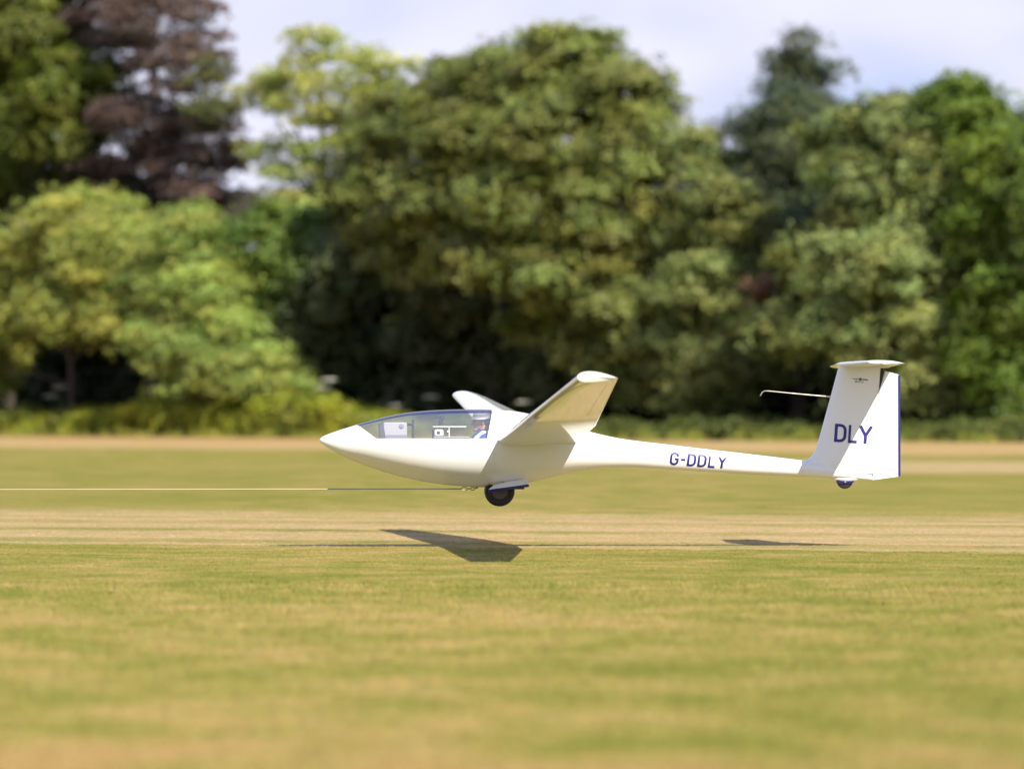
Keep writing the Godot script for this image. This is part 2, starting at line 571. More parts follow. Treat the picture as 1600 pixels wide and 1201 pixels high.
func build_woods() -> void:
	sprays = [
		make_spray(13, 0.95, 0.70, 0.30, 0.19, 0.55),
		make_spray(16, 1.15, 0.55, 0.24, 0.11, 0.45),
		make_spray(12, 0.80, 0.60, 0.26, 0.15, 0.8),
	]
	var wood := "trees along the edge of the airfield"
	var olive := Color(0.178, 0.200, 0.040)
	tree("broadleaf_tree", "tall dark tree with yellow-green sprays standing left of the copper-leaved tree", "tree", wood, Vector2(10, 640), 9.0, Color(0.116, 0.142, 0.012), 0.85,
		[[35, 45, 95, 60, 1], [105, 125, 70, 50, 2], [15, 150, 70, 60, 0], [90, 205, 80, 40, 1], [10, 250, 60, 50, 0], [70, 60, 70, 50, -2], [-90, 120, 80, 120, 0], [-60, 300, 80, 90, 0], [60, 300, 60, 40, -3], [130, 275, 60, 35, -2, Color(0.06, 0.075, 0.015)], [30, -50, 110, 60, 0]])
	tree("copper_beech", "purple-brown copper-leaved tree with sky showing through its crown", "tree", wood, Vector2(235, 640), 12.0, Color(0.126, 0.084, 0.072), 0.62,
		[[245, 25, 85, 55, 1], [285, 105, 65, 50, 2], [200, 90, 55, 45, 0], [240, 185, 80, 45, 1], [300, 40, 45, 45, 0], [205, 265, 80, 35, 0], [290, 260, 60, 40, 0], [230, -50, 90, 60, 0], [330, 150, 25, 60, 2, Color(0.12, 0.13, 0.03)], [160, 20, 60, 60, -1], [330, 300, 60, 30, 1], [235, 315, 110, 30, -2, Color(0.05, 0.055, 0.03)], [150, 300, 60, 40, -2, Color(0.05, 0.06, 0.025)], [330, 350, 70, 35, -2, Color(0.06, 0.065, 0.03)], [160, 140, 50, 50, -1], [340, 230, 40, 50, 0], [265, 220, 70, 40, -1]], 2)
	tree("pale_tree", "pale yellow-green airy tree beside the gap of sky", "tree", wood, Vector2(520, 640), 10.0, Color(0.375, 0.398, 0.098), 0.5,
		[[495, 75, 52, 38, 0], [440, 140, 55, 35, 0], [535, 140, 75, 45, 0], [585, 115, 45, 40, 0], [500, 215, 65, 40, 0], [470, 285, 60, 35, 1], [530, 330, 60, 50, 0], [430, 235, 35, 30, 0], [580, 220, 50, 60, -1], [410, 150, 40, 20, 0]], 2)
	tree("small_tree", "small bright green tree filling the gap below the pale tree", "tree", wood, Vector2(430, 640), 3.0, Color(0.112, 0.178, 0.026), 0.85,
		[[430, 370, 55, 50, 1], [400, 330, 40, 25, 0, Color(0.11, 0.09, 0.06)], [470, 420, 55, 50, 0], [440, 460, 60, 50, 0], [500, 370, 50, 50, -2]])
	tree("dark_tree", "dark green low tree in the shade left of the olive tree", "tree", wood, Vector2(490, 640), 4.0, Color(0.070, 0.095, 0.026), 0.85,
		[[480, 500, 60, 60, 0], [530, 440, 55, 60, 0], [460, 560, 60, 50, 0], [540, 540, 50, 50, -3], [560, 370, 50, 50, -1]])
	tree("olive_tree", "broad tall olive-green tree with the highest crown in the middle", "tree", wood, Vector2(770, 640), 9.0, olive, 0.80,
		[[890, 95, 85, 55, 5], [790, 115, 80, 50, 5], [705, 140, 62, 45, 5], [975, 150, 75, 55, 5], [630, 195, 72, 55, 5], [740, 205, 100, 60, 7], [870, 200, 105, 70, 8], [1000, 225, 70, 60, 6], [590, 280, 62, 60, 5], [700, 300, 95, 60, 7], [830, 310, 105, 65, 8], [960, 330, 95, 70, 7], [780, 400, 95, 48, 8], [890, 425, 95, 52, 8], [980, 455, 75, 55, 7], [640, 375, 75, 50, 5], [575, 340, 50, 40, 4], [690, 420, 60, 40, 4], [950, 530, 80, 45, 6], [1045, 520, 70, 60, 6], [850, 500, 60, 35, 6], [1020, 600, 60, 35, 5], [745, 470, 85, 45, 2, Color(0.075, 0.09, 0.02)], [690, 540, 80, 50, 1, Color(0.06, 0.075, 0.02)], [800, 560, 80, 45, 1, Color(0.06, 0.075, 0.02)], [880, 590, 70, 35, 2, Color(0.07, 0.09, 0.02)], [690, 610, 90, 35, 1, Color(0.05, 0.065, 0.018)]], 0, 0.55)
	tree("alder_tree", "mid-green tree growing between the olive tree and the dark pointed tree", "tree", wood, Vector2(1115, 640), 6.0, Color(0.189, 0.221, 0.060), 0.85,
		[[1085, 245, 60, 48, 1], [1130, 320, 75, 55, 2], [1070, 390, 60, 50, 2], [1125, 455, 75, 55, 3], [1165, 390, 60, 50, 1], [1065, 560, 65, 45, 3], [1150, 560, 75, 55, 3], [1110, 620, 70, 35, 3], [1190, 480, 50, 60, 1]], 2)
	tree("pointed_tree", "dark pointed conifer rising above its neighbours", "tree", wood, Vector2(1245, 640), 10.0, Color(0.066, 0.090, 0.036), 0.85,
		[[1245, 75, 32, 30, 1], [1250, 125, 55, 38, 1], [1235, 180, 75, 36, 1], [1175, 205, 50, 16, 1], [1255, 235, 95, 42, 1], [1215, 290, 100, 42, 1], [1265, 345, 100, 45, 1], [1205, 400, 95, 42, 1], [1160, 260, 55, 24, 1], [1250, 460, 90, 50, 0]], 1)
	tree("leafy_tree", "light green leafy tree directly behind the glider's tail", "tree", wood, Vector2(1390, 640), 4.0, Color(0.208, 0.247, 0.067), 0.9,
		[[1335, 215, 75, 48, 1], [1405, 185, 75, 38, 1], [1375, 300, 85, 62, 3], [1455, 310, 80, 66, 2], [1325, 405, 90, 60, 4], [1430, 420, 95, 66, 4], [1480, 225, 62, 48, 1], [1345, 510, 90, 48, 5], [1450, 520, 85, 52, 4], [1240, 452, 40, 22, 4, Color(0.17, 0.085, 0.04)], [1255, 505, 75, 46, 4], [1480, 600, 60, 50, 4], [1410, 590, 70, 40, 4], [1360, 250, 60, 40, 0]], 0, 0.4)
	tree("green_tree", "fresh deep green tree at the far right end of the row", "tree", wood, Vector2(1570, 640), 3.0, Color(0.121, 0.182, 0.015), 0.9,
		[[1490, 140, 36, 18, 0], [1545, 195, 66, 42, 0], [1595, 260, 70, 60, 0], [1560, 355, 66, 60, 1], [1600, 460, 80, 66, 2], [1565, 550, 75, 50, 2], [1660, 330, 70, 150, 0], [1520, 440, 50, 50, -2], [1600, 620, 60, 40, 2], [1490, 160, 50, 24, -1]])
	# the two bright bushes on the left
	var bushes := "bright bushes at the left end of the wood"
	tree("hazel_bush", "large bright yellow-green bush below the dark tree at the left edge", "bush", bushes, Vector2(110, 660), 1.0, Color(0.341, 0.372, 0.073), 0.95,
		[[125, 345, 88, 48, 2], [55, 410, 85, 60, 2], [180, 405, 85, 60, 3], [35, 490, 80, 45, 3], [135, 480, 85, 50, 4], [200, 500, 60, 45, 4], [-70, 440, 90, 90, 2], [-30, 560, 60, 60, -2]], 2, 0.2)
	tree("willow_bush", "rounded green bush drooping to the ground right of the larger yellow-green bush", "bush", bushes, Vector2(320, 660), 1.0, Color(0.284, 0.343, 0.072), 0.95,
		[[305, 375, 68, 50, 2], [335, 450, 70, 60, 3], [255, 450, 60, 55, 3], [300, 535, 85, 48, 4], [365, 520, 55, 50, 3], [390, 575, 75, 36, 4], [420, 600, 62, 26, 4], [330, 595, 80, 40, 2]], 2, 0.2)

	# deep shade behind: a thicket that nobody could count
	var spots := []
	for k in 620:
		var px := -240.0 + 2080.0 * k / 620.0
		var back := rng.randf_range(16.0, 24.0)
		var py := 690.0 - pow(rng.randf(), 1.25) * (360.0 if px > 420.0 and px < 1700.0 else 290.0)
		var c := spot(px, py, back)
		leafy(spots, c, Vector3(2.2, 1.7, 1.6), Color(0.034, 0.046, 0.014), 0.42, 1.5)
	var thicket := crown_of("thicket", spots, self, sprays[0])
	tag(thicket, "dark shaded thicket deep behind the front row of trees", "thicket", "", "stuff")

	# nettles and brambles along the foot of the wood
	spots = []
	for k in 2200:
		var px := rng.randf_range(-200.0, 1800.0)
		var bright := smoothstep(760.0, 520.0, px)
		var high := lerpf(0.55, 1.85, bright) + 1.25 * n_mid.get_noise_1d(px * 0.013) + 0.4 * n_fine.get_noise_1d(px * 0.06) + (0.35 if px > 230.0 and px < 560.0 else 0.0)
		if px < 130.0: high *= 0.8
		var c := spot(px, 640.0, rng.randf_range(-4.5, 3.0))
		var h := maxf(0.4, high * rng.randf_range(0.4, 1.0))
		c.y = h * 0.45
		var tint := Color(0.105, 0.130, 0.020).lerp(Color(0.330, 0.345, 0.020), bright * clampf(0.75 + 0.9 * n_fine.get_noise_1d(px * 0.03), 0.1, 1.0))
		leafy(spots, c, Vector3(0.7, h * 0.5, 0.6), tint, 0.6, 0.85, 0.6)
	var under := crown_of("undergrowth", spots, self, sprays[2])
	tag(under, "nettles and brambles growing along the foot of the wood", "undergrowth", "", "stuff")

	# long grass in front of it, thick on the left and thin on the right
	var gs := Shape.new()
	for k in 16:
		var a := rng.randf() * TAU
		var q := Vector3(cos(a), 0, sin(a)) * rng.randf() * 0.22
		var side := Vector3(cos(a * 5.0), 0, sin(a * 5.0)) * 0.018
		var top := q * rng.randf_range(1.2, 2.2) + Vector3(0, rng.randf_range(0.35, 0.75), 0)
		gs.tri(q - side, q + side, top, -1)
	spots = []
	for k in 5200:
		var px := rng.randf_range(-200.0, 1800.0)
		var p := spot(px, 640.0, rng.randf_range(-7.5, -1.5))
		p.y = 0.0
		var thick := 0.55 + 0.9 * n_mid.get_noise_1d(px * 0.011 + 50.0)
		if rng.randf() > thick + smoothstep(800.0, 500.0, px): continue
		var sc := rng.randf_range(0.5, 1.15) * clampf(0.75 + 0.6 * n_fine.get_noise_1d(px * 0.04), 0.4, 1.3)
		var v := rng.randf_range(0.75, 1.2)
		var c := Color(0.22, 0.26, 0.035).lerp(Color(0.36, 0.34, 0.06), clampf(0.4 + n_mid.get_noise_1d(px * 0.03), 0.0, 1.0))
		spots.append([Transform3D(Basis(Vector3.UP, rng.randf() * TAU).scaled(Vector3(sc, sc, sc)), p), Color(c.r * v, c.g * v, c.b * v)])
	var verge := crown_of("long_grass", spots, self, gs.done())
	tag(verge, "strip of uncut yellow-green grass between the mown field and the undergrowth", "grass", "", "stuff")

	# tall white-flowered hogweed
	var hog := "white-flowered hogweed before the wood"
	var plants := [
		[517, 593, "tallest white hogweed standing in front of the dark gap left of the glider's nose"], [508, 606, "white hogweed just below and left of the tallest one by the glider's nose"],
		[371, 612, "white hogweed at the foot of the drooping green bush"], [92, 605, "cream hogweed standing highest under the large yellow-green bush at the left edge"], [82, 619, "cream hogweed lowest of those under the large yellow-green bush"],
		[672, 620, "faint hogweed over the glider's canopy"], [822, 628, "pale hogweed behind the wing root of the glider"], [618, 634, "small hogweed just above the front of the canopy"]]
	for h in plants:
		var p := spot(h[0], h[1], -1.0)
		var t := base("hogweed")
		t.position = Vector3(p.x, 0, p.z)
		tag(t, h[2], "flower", hog)
		var st := Shape.new()
		var lean := rng.randf_range(-0.12, 0.12)
		tube(st, [Vector3(0, -0.05, 0), Vector3(lean * 0.4, p.y * 0.5, 0.05), Vector3(lean, p.y - 0.12, 0)], [0.03, 0.025, 0.015], 6)
		var um := Shape.new()
		for j in 26:
			var a := j * 2.39996
			var r := 0.44 * sqrt((j + 0.5) / 26.0)
			var q := Vector3(lean + cos(a) * r, p.y + 0.05 - r * 0.16, sin(a) * r)
			tube(st, [Vector3(lean, p.y - 0.13, 0), q], [0.006, 0.004], 4)
			lathe_y(um, q, [[0.0, -0.02], [0.075, 0.0], [0.075, 0.016], [0.0, 0.038]], 7)
		put("stem", st.done(), mats.green_stem, t)
		put("umbel", um.done(), mats.umbel_white, t)
		for j in 5:
			var lv := Shape.new()
			var a := j * 1.3 + rng.randf()
			var hh := p.y * (0.12 + 0.13 * j)
			var dir := Vector3(cos(a), 0.2, sin(a))
			var side := Vector3(-sin(a), 0, cos(a)) * 0.17
			var o := Vector3(0, hh, 0)
			lv.tri(o, o + dir * 0.3 + side, o + dir * 0.62, -1)
			lv.tri(o, o + dir * 0.62, o + dir * 0.3 - side, -1)
			put("leaf", lv.done(), mats.green_stem, t)

func lathe_y(s: Shape, c: Vector3, profile: Array, sides := 8) -> void:
	var rings := []
	for p in profile:
		var ring := PackedVector3Array()
		for k in sides:
			var a := TAU * k / sides
			ring.append(c + Vector3(cos(a) * p[0], p[1], sin(a) * p[0]))
		rings.append(ring)
	loft(s, rings, true, false, 0)

# ------------------------------------------------------------------ the sailplane
const ROUND := 2.25

# lower half of the section: how wide at what share of the depth (a soft keel under the cockpit, round along the boom)
const KEEL := [[0.0, 1.0], [0.2, 0.975], [0.4, 0.905], [0.55, 0.805], [0.65, 0.70], [0.75, 0.545], [0.85, 0.37], [0.93, 0.215], [0.98, 0.095], [1.0, 0.0]]

func middle(x: float) -> float:
	return lerpf(table(BODY, x, 2), table(BODY, x, 1), lerpf(0.5, 0.59, smoothstep(-2.50, -2.0, x) * smoothstep(0.6, -0.5, x)))

func body_point(x: float, th: float, out := 0.0) -> Vector3:
	var w := table(BODY, x, 3) + out
	var mid := middle(x)
	var s := sin(th)
	var c := cos(th)
	var hy := (table(BODY, x, 1) - mid if s > 0.0 else mid - table(BODY, x, 2)) + out
	var d := pow(absf(s), 2.0 / ROUND)
	var wide := pow(absf(c), 2.0 / ROUND)
	if s < 0.0: wide = lerpf(wide, table(KEEL, d, 1), smoothstep(-2.50, -2.0, x) * smoothstep(0.9, -0.1, x))
	return Vector3(x, mid + hy * signf(s) * d, w * signf(c) * wide)

func body_angle(x: float, y: float) -> float:      # angle on the near side at which the skin is y high
	var mid := middle(x)
	var hy := table(BODY, x, 1) - mid if y > mid else mid - table(BODY, x, 2)
	var u := clampf((y - mid) / maxf(hy, 1e-5), -1.0, 1.0)
	return asin(signf(u) * pow(absf(u), ROUND / 2.0))

func canopy_low(x: float) -> float:               # lower edge of the canopy at a station
	if x <= CANOPY_FRONT[0] or x >= CANOPY_BACK[1]: return 99.0
	if x < CANOPY_FRONT[1]: return lerpf(table(BODY, CANOPY_FRONT[0], 1), SILL, (x - CANOPY_FRONT[0]) / (CANOPY_FRONT[1] - CANOPY_FRONT[0]))
	if x > CANOPY_BACK[0]: return lerpf(SILL, table(BODY, CANOPY_BACK[1], 1), (x - CANOPY_BACK[0]) / (CANOPY_BACK[1] - CANOPY_BACK[0]))
	return SILL

func edge_angle(x: float) -> float:
	var y := canopy_low(x)
	return PI / 2.0 if y > 90.0 else body_angle(x, minf(y, table(BODY, x, 1)))

func stations(from: float, to: float, n: int) -> Array:
	var out := []
	for i in n + 1: out.append(lerpf(from, to, float(i) / n))
	return out

func naca(u: float) -> float:                    # half thickness over chord, for a thickness of 1
	return 5.0 * (0.2969 * sqrt(u) - 0.1260 * u - 0.3516 * u * u + 0.2843 * u * u * u - 0.1036 * u * u * u * u)

func wing_x(z: float) -> Array:                   # [leading edge, trailing edge, height of the chord, thickness ratio]
	var t := (z - 0.3) / (SPAN - 0.3)
	var le := lerpf(-0.543, -0.414, t)
	var te := lerpf(0.345, 0.330, z / 2.3) if z < 2.3 else lerpf(0.330, -0.012, (z - 2.3) / (SPAN - 2.3))
	return [le, te, 0.728 + (1.322 - 0.728) * t, lerpf(0.165, 0.185, t) + 0.085 * smoothstep(0.75, 1.0, t)]

func fin_le(y: float) -> float:
	return table([[0.36, 2.80], [0.46, 2.86], [0.50, 2.93], [0.53, 2.985], [0.58, 3.035], [0.66, 3.072], [1.0, 3.172], [1.6, 3.338]], y, 1)

func fin_hinge(y: float) -> float:
	return lerpf(3.705, 3.803, clampf((y - 0.30) / 1.25, 0.0, 1.1))

func fin_half(x: float, y: float) -> float:       # half thickness of fin and rudder
	var le := fin_le(y)
	var te := 4.012
	var u := clampf((x - le) / (te - le), 0.0, 1.0)
	var th := lerpf(0.135, 0.115, clampf((y - 0.5) / 1.0, 0.0, 1.0)) * minf(te - le, 0.95)
	return maxf(th * naca(u), 0.003)

func panel(parent: Node, called: String, s: Shape, m: Material) -> MeshInstance3D:
	return put(called, s.done(), m, parent)

func build_glider() -> void:
	var g := base("glider")
	tag(g, "white single-seat glider with blue DLY letters skimming above the grass strip", "glider")
	g.transform = glider_frame()

	# fuselage skin round the cockpit opening
	var xs := []
	for k in 14: xs.append(lerpf(-2.509, -2.395, pow(k / 14.0, 2.0)))
	xs.append_array(stations(-2.395, -2.096, 8).slice(0, 8))
	xs.append_array(stations(-2.096, -1.896, 12).slice(0, 12))
	xs.append_array(stations(-1.896, -0.667, 26).slice(0, 26))
	xs.append_array(stations(-0.667, -0.588, 12).slice(0, 12))
	xs.append_array(stations(-0.588, 0.906, 34).slice(0, 34))
	xs.append_array(stations(0.906, 3.703, 36))
	var rings := []
	for x in xs:
		var th := edge_angle(x)
		var ring := PackedVector3Array()
		for k in 57:
			ring.append(body_point(x, lerpf(th, -PI - th, k / 56.0)))
		rings.append(ring)
	var s := Shape.new()
	loft(s, rings, false, false, 0)
	var last: PackedVector3Array = rings[rings.size() - 1]
	for k in 56: s.tri(Vector3(3.703, 0.318, 0), last[k], last[k + 1], -1)
	var fus := panel(g, "fuselage", s, mats.white_gelcoat)

	# cockpit floor, seat, bulkhead, stick
	s = Shape.new()
	var lining := []
	for x in stations(-1.93, -0.60, 16):
		var ring := PackedVector3Array()
		for k in 25:
			ring.append(body_point(x, lerpf(minf(edge_angle(x), 0.3) - 0.06, -PI - minf(edge_angle(x), 0.3) + 0.06, k / 24.0), -0.014))
		lining.append(ring)
	loft(s, lining, false, false, 0)
	panel(g, "cockpit_lining", s, mats.cockpit_grey)
	s = Shape.new()
	var wall := PackedVector3Array()
	for k in 40: wall.append(body_point(-0.575, TAU * k / 40.0, -0.012))
	for k in 40: s.tri(Vector3(-0.575, 0.65, 0), wall[k], wall[(k + 1) % 40], -1)
	panel(g, "bulkhead", s, mats.cockpit_grey)
	s = Shape.new()
	var pan := []
	for p in [[-1.25, 0.47, 0.6], [-1.0, 0.345, 0.42], [-0.86, 0.36, 0.5], [-0.72, 0.52, 0.9], [-0.60, 0.74, 1.0], [-0.585, 0.80, 1.0]]:
		var ring := PackedVector3Array()
		for z in [-0.22, -0.16, 0.0, 0.16, 0.22]:
			ring.append(Vector3(p[0], p[1] + (0.05 if absf(z) > 0.2 else 0.0), z * p[2]))
		pan.append(ring)
	loft(s, pan, false, false, 0)
	var seat := panel(g, "seat", s, mats.cockpit_grey)
	s = Shape.new()
	block(s, Vector3(-0.592, 0.96, 0), Vector3(0.03, 0.16, 0.17), 0.012)
	panel(seat, "headrest", s, mats.grey_plastic)
	s = Shape.new()
	for z in [-0.13, 0.13]:
		s = Shape.new()
		tube(s, [Vector3(-0.60, 0.79, z), Vector3(-0.625, 0.80, z * 1.15), Vector3(-0.69, 0.795, z * 1.2), Vector3(-0.755, 0.755, z * 1.1), Vector3(-0.82, 0.64, z * 0.8), Vector3(-0.93, 0.49, z * 0.5)], [0.024, 0.046, 0.052, 0.044, 0.024, 0.020], 10)
		panel(seat, "shoulder_strap", s, mats.strap_white)
	s = Shape.new()
	tube(s, [Vector3(-1.14, 0.33, 0), Vector3(-1.16, 0.52, 0), Vector3(-1.12, 0.60, 0)], [0.012, 0.012, 0.018], 8)
	panel(g, "control_stick", s, mats.dark_plastic)

	# instrument pod with its dial, and the small things clamped in front of the pilot
	s = Shape.new()
	block(s, Vector3(-1.675, 0.815, 0.0), Vector3(0.265, 0.245, 0.27), 0.012)
	var pod := panel(g, "instrument_pod", s, mats.pod_shell)
	s = Shape.new()
	loft(s, [PackedVector3Array([Vector3(-1.842, 0.69, 0.137), Vector3(-1.842, 0.925, 0.137), Vector3(-1.842, 0.925, -0.137), Vector3(-1.842, 0.69, -0.137)]), PackedVector3Array([Vector3(-1.77, 0.69, 0.139), Vector3(-1.808, 0.937, 0.139), Vector3(-1.808, 0.937, -0.139), Vector3(-1.77, 0.69, -0.139)])], true, true, -1)
	panel(pod, "cowl", s, mats.slate_plastic)
	s = Shape.new()
	block(s, Vector3(-1.665, 0.762, 0.0), Vector3(0.235, 0.085, 0.276), 0.008)
	panel(pod, "lower_panel", s, mats.panel_grey)
	s = Shape.new()
	lathe_z(s, Vector3(-1.605, 0.895, 0.1355), [[0.026, 0.0], [0.026, 0.006], [0.02, 0.008]], 18)
	panel(pod, "dial", s, mats.panel_grey)
	s = Shape.new()
	block(s, Vector3(-1.468, 0.865, 0.02), Vector3(0.022, 0.205, 0.13), 0.006)
	tube(s, [Vector3(-1.55, 0.90, 0.02), Vector3(-1.51, 0.915, 0.02), Vector3(-1.47, 0.905, 0.02)], [0.012, 0.014, 0.012], 8)
	tube(s, [Vector3(-1.53, 0.93, 0.02), Vector3(-1.50, 0.90, 0.02)], [0.008, 0.008], 6)
	panel(g, "display_mount", s, mats.dark_plastic)
	s = Shape.new()
	tube(s, [Vector3(-1.205, 0.815, 0.06), Vector3(-1.18, 0.87, 0.06), Vector3(-1.165, 0.90, 0.06)], [0.012, 0.012, 0.012], 8)
	tube(s, [Vector3(-1.178, 0.905, 0.06), Vector3(-1.168, 0.925, 0.06), Vector3(-1.14, 1.0, 0.06), Vector3(-1.137, 1.012, 0.06)], [0.016, 0.025, 0.025, 0.014], 12)
	tube(s, [Vector3(-1.14, 1.0, 0.06), Vector3(-1.20, 0.99, 0.06), Vector3(-1.24, 1.03, 0.02)], [0.01, 0.01, 0.01], 6)
	panel(g, "camera_arm", s, mats.dark_plastic)
	s = Shape.new()
	block(s, Vector3(-1.185, 0.818, 0.10), Vector3(0.10, 0.082, 0.05), 0.014)
	var box := panel(g, "small_camera", s, mats.white_plastic)
	s = Shape.new()
	block(s, Vector3(-1.192, 0.822, 0.1265), Vector3(0.036, 0.034, 0.006), 0.002)
	block(s, Vector3(-1.245, 0.81, 0.085), Vector3(0.03, 0.10, 0.05), 0.008)
	panel(box, "lens", s, mats.dark_plastic)

	# canopy: clear sides, tinted strip along the top, frames of the sliding window
	var cx := stations(-2.095, -1.896, 12)
	cx.append_array(stations(-1.896, -0.667, 26).slice(1))
	cx.append_array(stations(-0.667, -0.589, 10).slice(1))
	s = Shape.new()
	var strip := deg_to_rad(60.0)
	for side in [1, -1]:
		var band := []
		for x in cx:
			var th := edge_angle(x)
			var ring := PackedVector3Array()
			for k in 13:
				var p := body_point(x, lerpf(th, maxf(th, strip), k / 12.0))
				ring.append(Vector3(p.x, p.y, p.z * side))
			band.append(ring)
		loft(s, band, false, false, 0)
	var can := panel(g, "canopy", s, mats.canopy_perspex)
	s = Shape.new()
	var crown := []
	for x in cx:
		var th := maxf(edge_angle(x), strip)
		var ring := PackedVector3Array()
		for k in 13: ring.append(body_point(x, lerpf(th, PI - th, k / 12.0)))
		crown.append(ring)
	loft(s, crown, false, false, 0)
	panel(can, "tinted_strip", s, mats.blue_tinted_perspex)
	for row in [[-1.268, -0.896, 0.886, 0.0052], [-1.262, -0.865, 0.772, 0.0060]]:
		s = Shape.new()
		var pts := []
		for x in stations(row[0], row[1], 8): pts.append(body_point(x, body_angle(x, row[2]), 0.004))
		tube(s, pts, [row[3]], 8)
		panel(can, "window_rail", s, mats.pod_shell if row[2] < 0.8 else mats.white_plastic)
	s = Shape.new()
	tube(s, [body_point(-1.088, body_angle(-1.088, 0.882), 0.004), body_point(-1.088, body_angle(-1.088, 0.776), 0.004)], [0.004], 6)
	var knob := body_point(-1.10, body_angle(-1.10, 0.832), 0.006)
	tube(s, [knob, knob + Vector3(0, 0, 0.012)], [0.012, 0.010], 10)
	panel(can, "window_knob", s, mats.white_plastic)

	# wings
	for side in [1, -1]:
		s = Shape.new()
		var sect := []
		var zs := [0.0, 0.3, 1.0, 1.65, 2.3, 3.2, 4.2, 5.2, 6.2, 6.9, 7.2, 7.38, 7.47, 7.5]
		for z in zs:
			var w := wing_x(z)
			var c: float = w[1] - w[0]
			var k := 1.0
			var ring := PackedVector3Array()
			for i in 44:
				var a := TAU * i / 44.0
				var u := (1.0 - cos(a)) / 2.0
				var up := 1.0 if a < PI else -1.0
				var half: float = maxf(naca(u) * w[3] * c, 0.0015) * k
				var camber: float = 0.022 * c * (1.0 - pow(2.0 * u - 1.0, 2.0))
				var y: float = w[2] - 0.022 * (u - 0.5) * c / 0.88 + camber + up * half
				# the tip is cut slantwise, the lower skin ending farther in
				var cut := 0.0
				if z > 7.0: cut = (z - 7.0) / 0.5 * 0.03 * (0.5 - 0.5 * up) * sin(a) * -1.0
				ring.append(Vector3(w[0] + u * c, y, side * (z - cut)))
			sect.append(ring)
		loft(s, sect, true, true, 0, 7)
		var wing := panel(g, "wing", s, mats.white_gelcoat)
		tag(wing, "near wing, raised towards the viewer, its glossy underside in view" if side > 0 else "far wing, its sunlit upper side rising behind the canopy")
		# gap of the aileron, let into both skins
		s = Shape.new()
		for up in [1.0, -1.0]:
			var line := []
			for z in stations(3.6, 7.0, 10):
				var w := wing_x(z)
				var c: float = w[1] - w[0]
				var u := 0.80
				line.append(Vector3(w[0] + u * c, w[2] - 0.022 * (u - 0.5) * c / 0.88 + 0.022 * c * (1.0 - pow(2.0 * u - 1.0, 2.0)) + up * (naca(u) * w[3] * c - 0.0005), side * z))
			tube(s, line, [0.0022], 5)
		panel(wing, "aileron_gap", s, mats.grey_plastic)

	# fin, rudder, tailplane
	s = Shape.new()
	var levels := [0.36, 0.44, 0.48, 0.50, 0.52, 0.54, 0.57, 0.61, 0.66, 0.74, 0.85, 1.0, 1.15, 1.3, 1.45, 1.578]
	var fr := []
	for y in levels:
		var le := fin_le(y)
		var hg := fin_hinge(y) - 0.004
		var ring := PackedVector3Array()
		for i in 20:
			var u := pow(i / 19.0, 1.7)
			var x := lerpf(le, hg, u)
			ring.append(Vector3(x, y, fin_half(x, y) if i > 0 else 0.0))
		for i in range(19, 0, -1):
			var u := pow(i / 19.0, 1.7)
			var x := lerpf(le, hg, u)
			ring.append(Vector3(x, y, -fin_half(x, y)))
		fr.append(ring)
	loft(s, fr, true, true, 0, -1)
	var fin := panel(g, "fin", s, mats.white_gelcoat)
	s = Shape.new()
	var rr := []
	for e in [[3.7045, 0.290, 4.012, 0.331], [3.7085, 0.34, 4.012, 0.37], [3.7375, 0.7, 4.012, 0.7], [3.7615, 1.0, 4.012, 1.0], [3.7865, 1.30, 4.012, 1.29], [3.826, 1.42, 4.012, 1.40], [3.852, 1.514, 4.012, 1.473]]:
		var ring := PackedVector3Array()
		for sd in [1, -1]:
			for i in 9:
				var u := i / 8.0 if sd > 0 else 1.0 - i / 8.0
				var x := lerpf(e[0], e[2], u)
				var y := lerpf(e[1], e[3], u)
				ring.append(Vector3(x, y, sd * (fin_half(maxf(x, 3.75), maxf(y, 0.5)) - 0.001)))
		rr.append(ring)
	loft(s, rr, true, true, 0, -1)
	var rud := panel(g, "rudder", s, mats.white_gelcoat)
	s = Shape.new()
	block(s, Vector3(4.014, 0.90, 0), Vector3(0.026, 1.136, 0.013), 0.003)
	panel(rud, "trailing_edge_strip", s, mats.blue_paint)
	s = Shape.new()
	tube(s, [Vector3(3.80, 1.28, 0), Vector3(3.825, 1.56, 0)], [0.014, 0.014], 8)
	panel(rud, "hinge_post", s, mats.dark_plastic)
	s = Shape.new()
	var el := Shape.new()
	for part in 2:
		var trs := []
		for z in [-1.40, -1.39, -1.34, -1.2, -0.6, 0.0, 0.6, 1.2, 1.34, 1.39, 1.40]:
			var t := absf(z) / 1.4
			var le := lerpf(3.318, 3.440, t)
			var te := lerpf(3.945, 3.845, t)
			var c := te - le
			var k := 1.0
			if t > 0.93: k = sqrt(maxf(0.45, 1.0 - pow((t - 0.93) / 0.0745, 2.0)))
			var ring := PackedVector3Array()
			var u0 := 0.0 if part == 0 else 0.705
			var u1 := 0.70 if part == 0 else 1.0
			for sd in [1.0, -1.0]:
				for i in 16:
					var q := (1.0 - cos(PI * i / 15.0)) / 2.0
					if sd < 0: q = 1.0 - q
					var u := lerpf(u0, u1, q)
					var droop := -maxf(0.0, u - 0.7) * 0.12 * c
					ring.append(Vector3(le + u * c, 1.590 + droop + sd * maxf(naca(u) * 0.115 * c, 0.0015) * k, z))
			trs.append(ring)
		loft(s if part == 0 else el, trs, true, true, 0, 5)
	var tp := panel(g, "tailplane", s, mats.white_gelcoat)
	panel(tp, "elevator", el, mats.white_gelcoat)
	s = Shape.new()
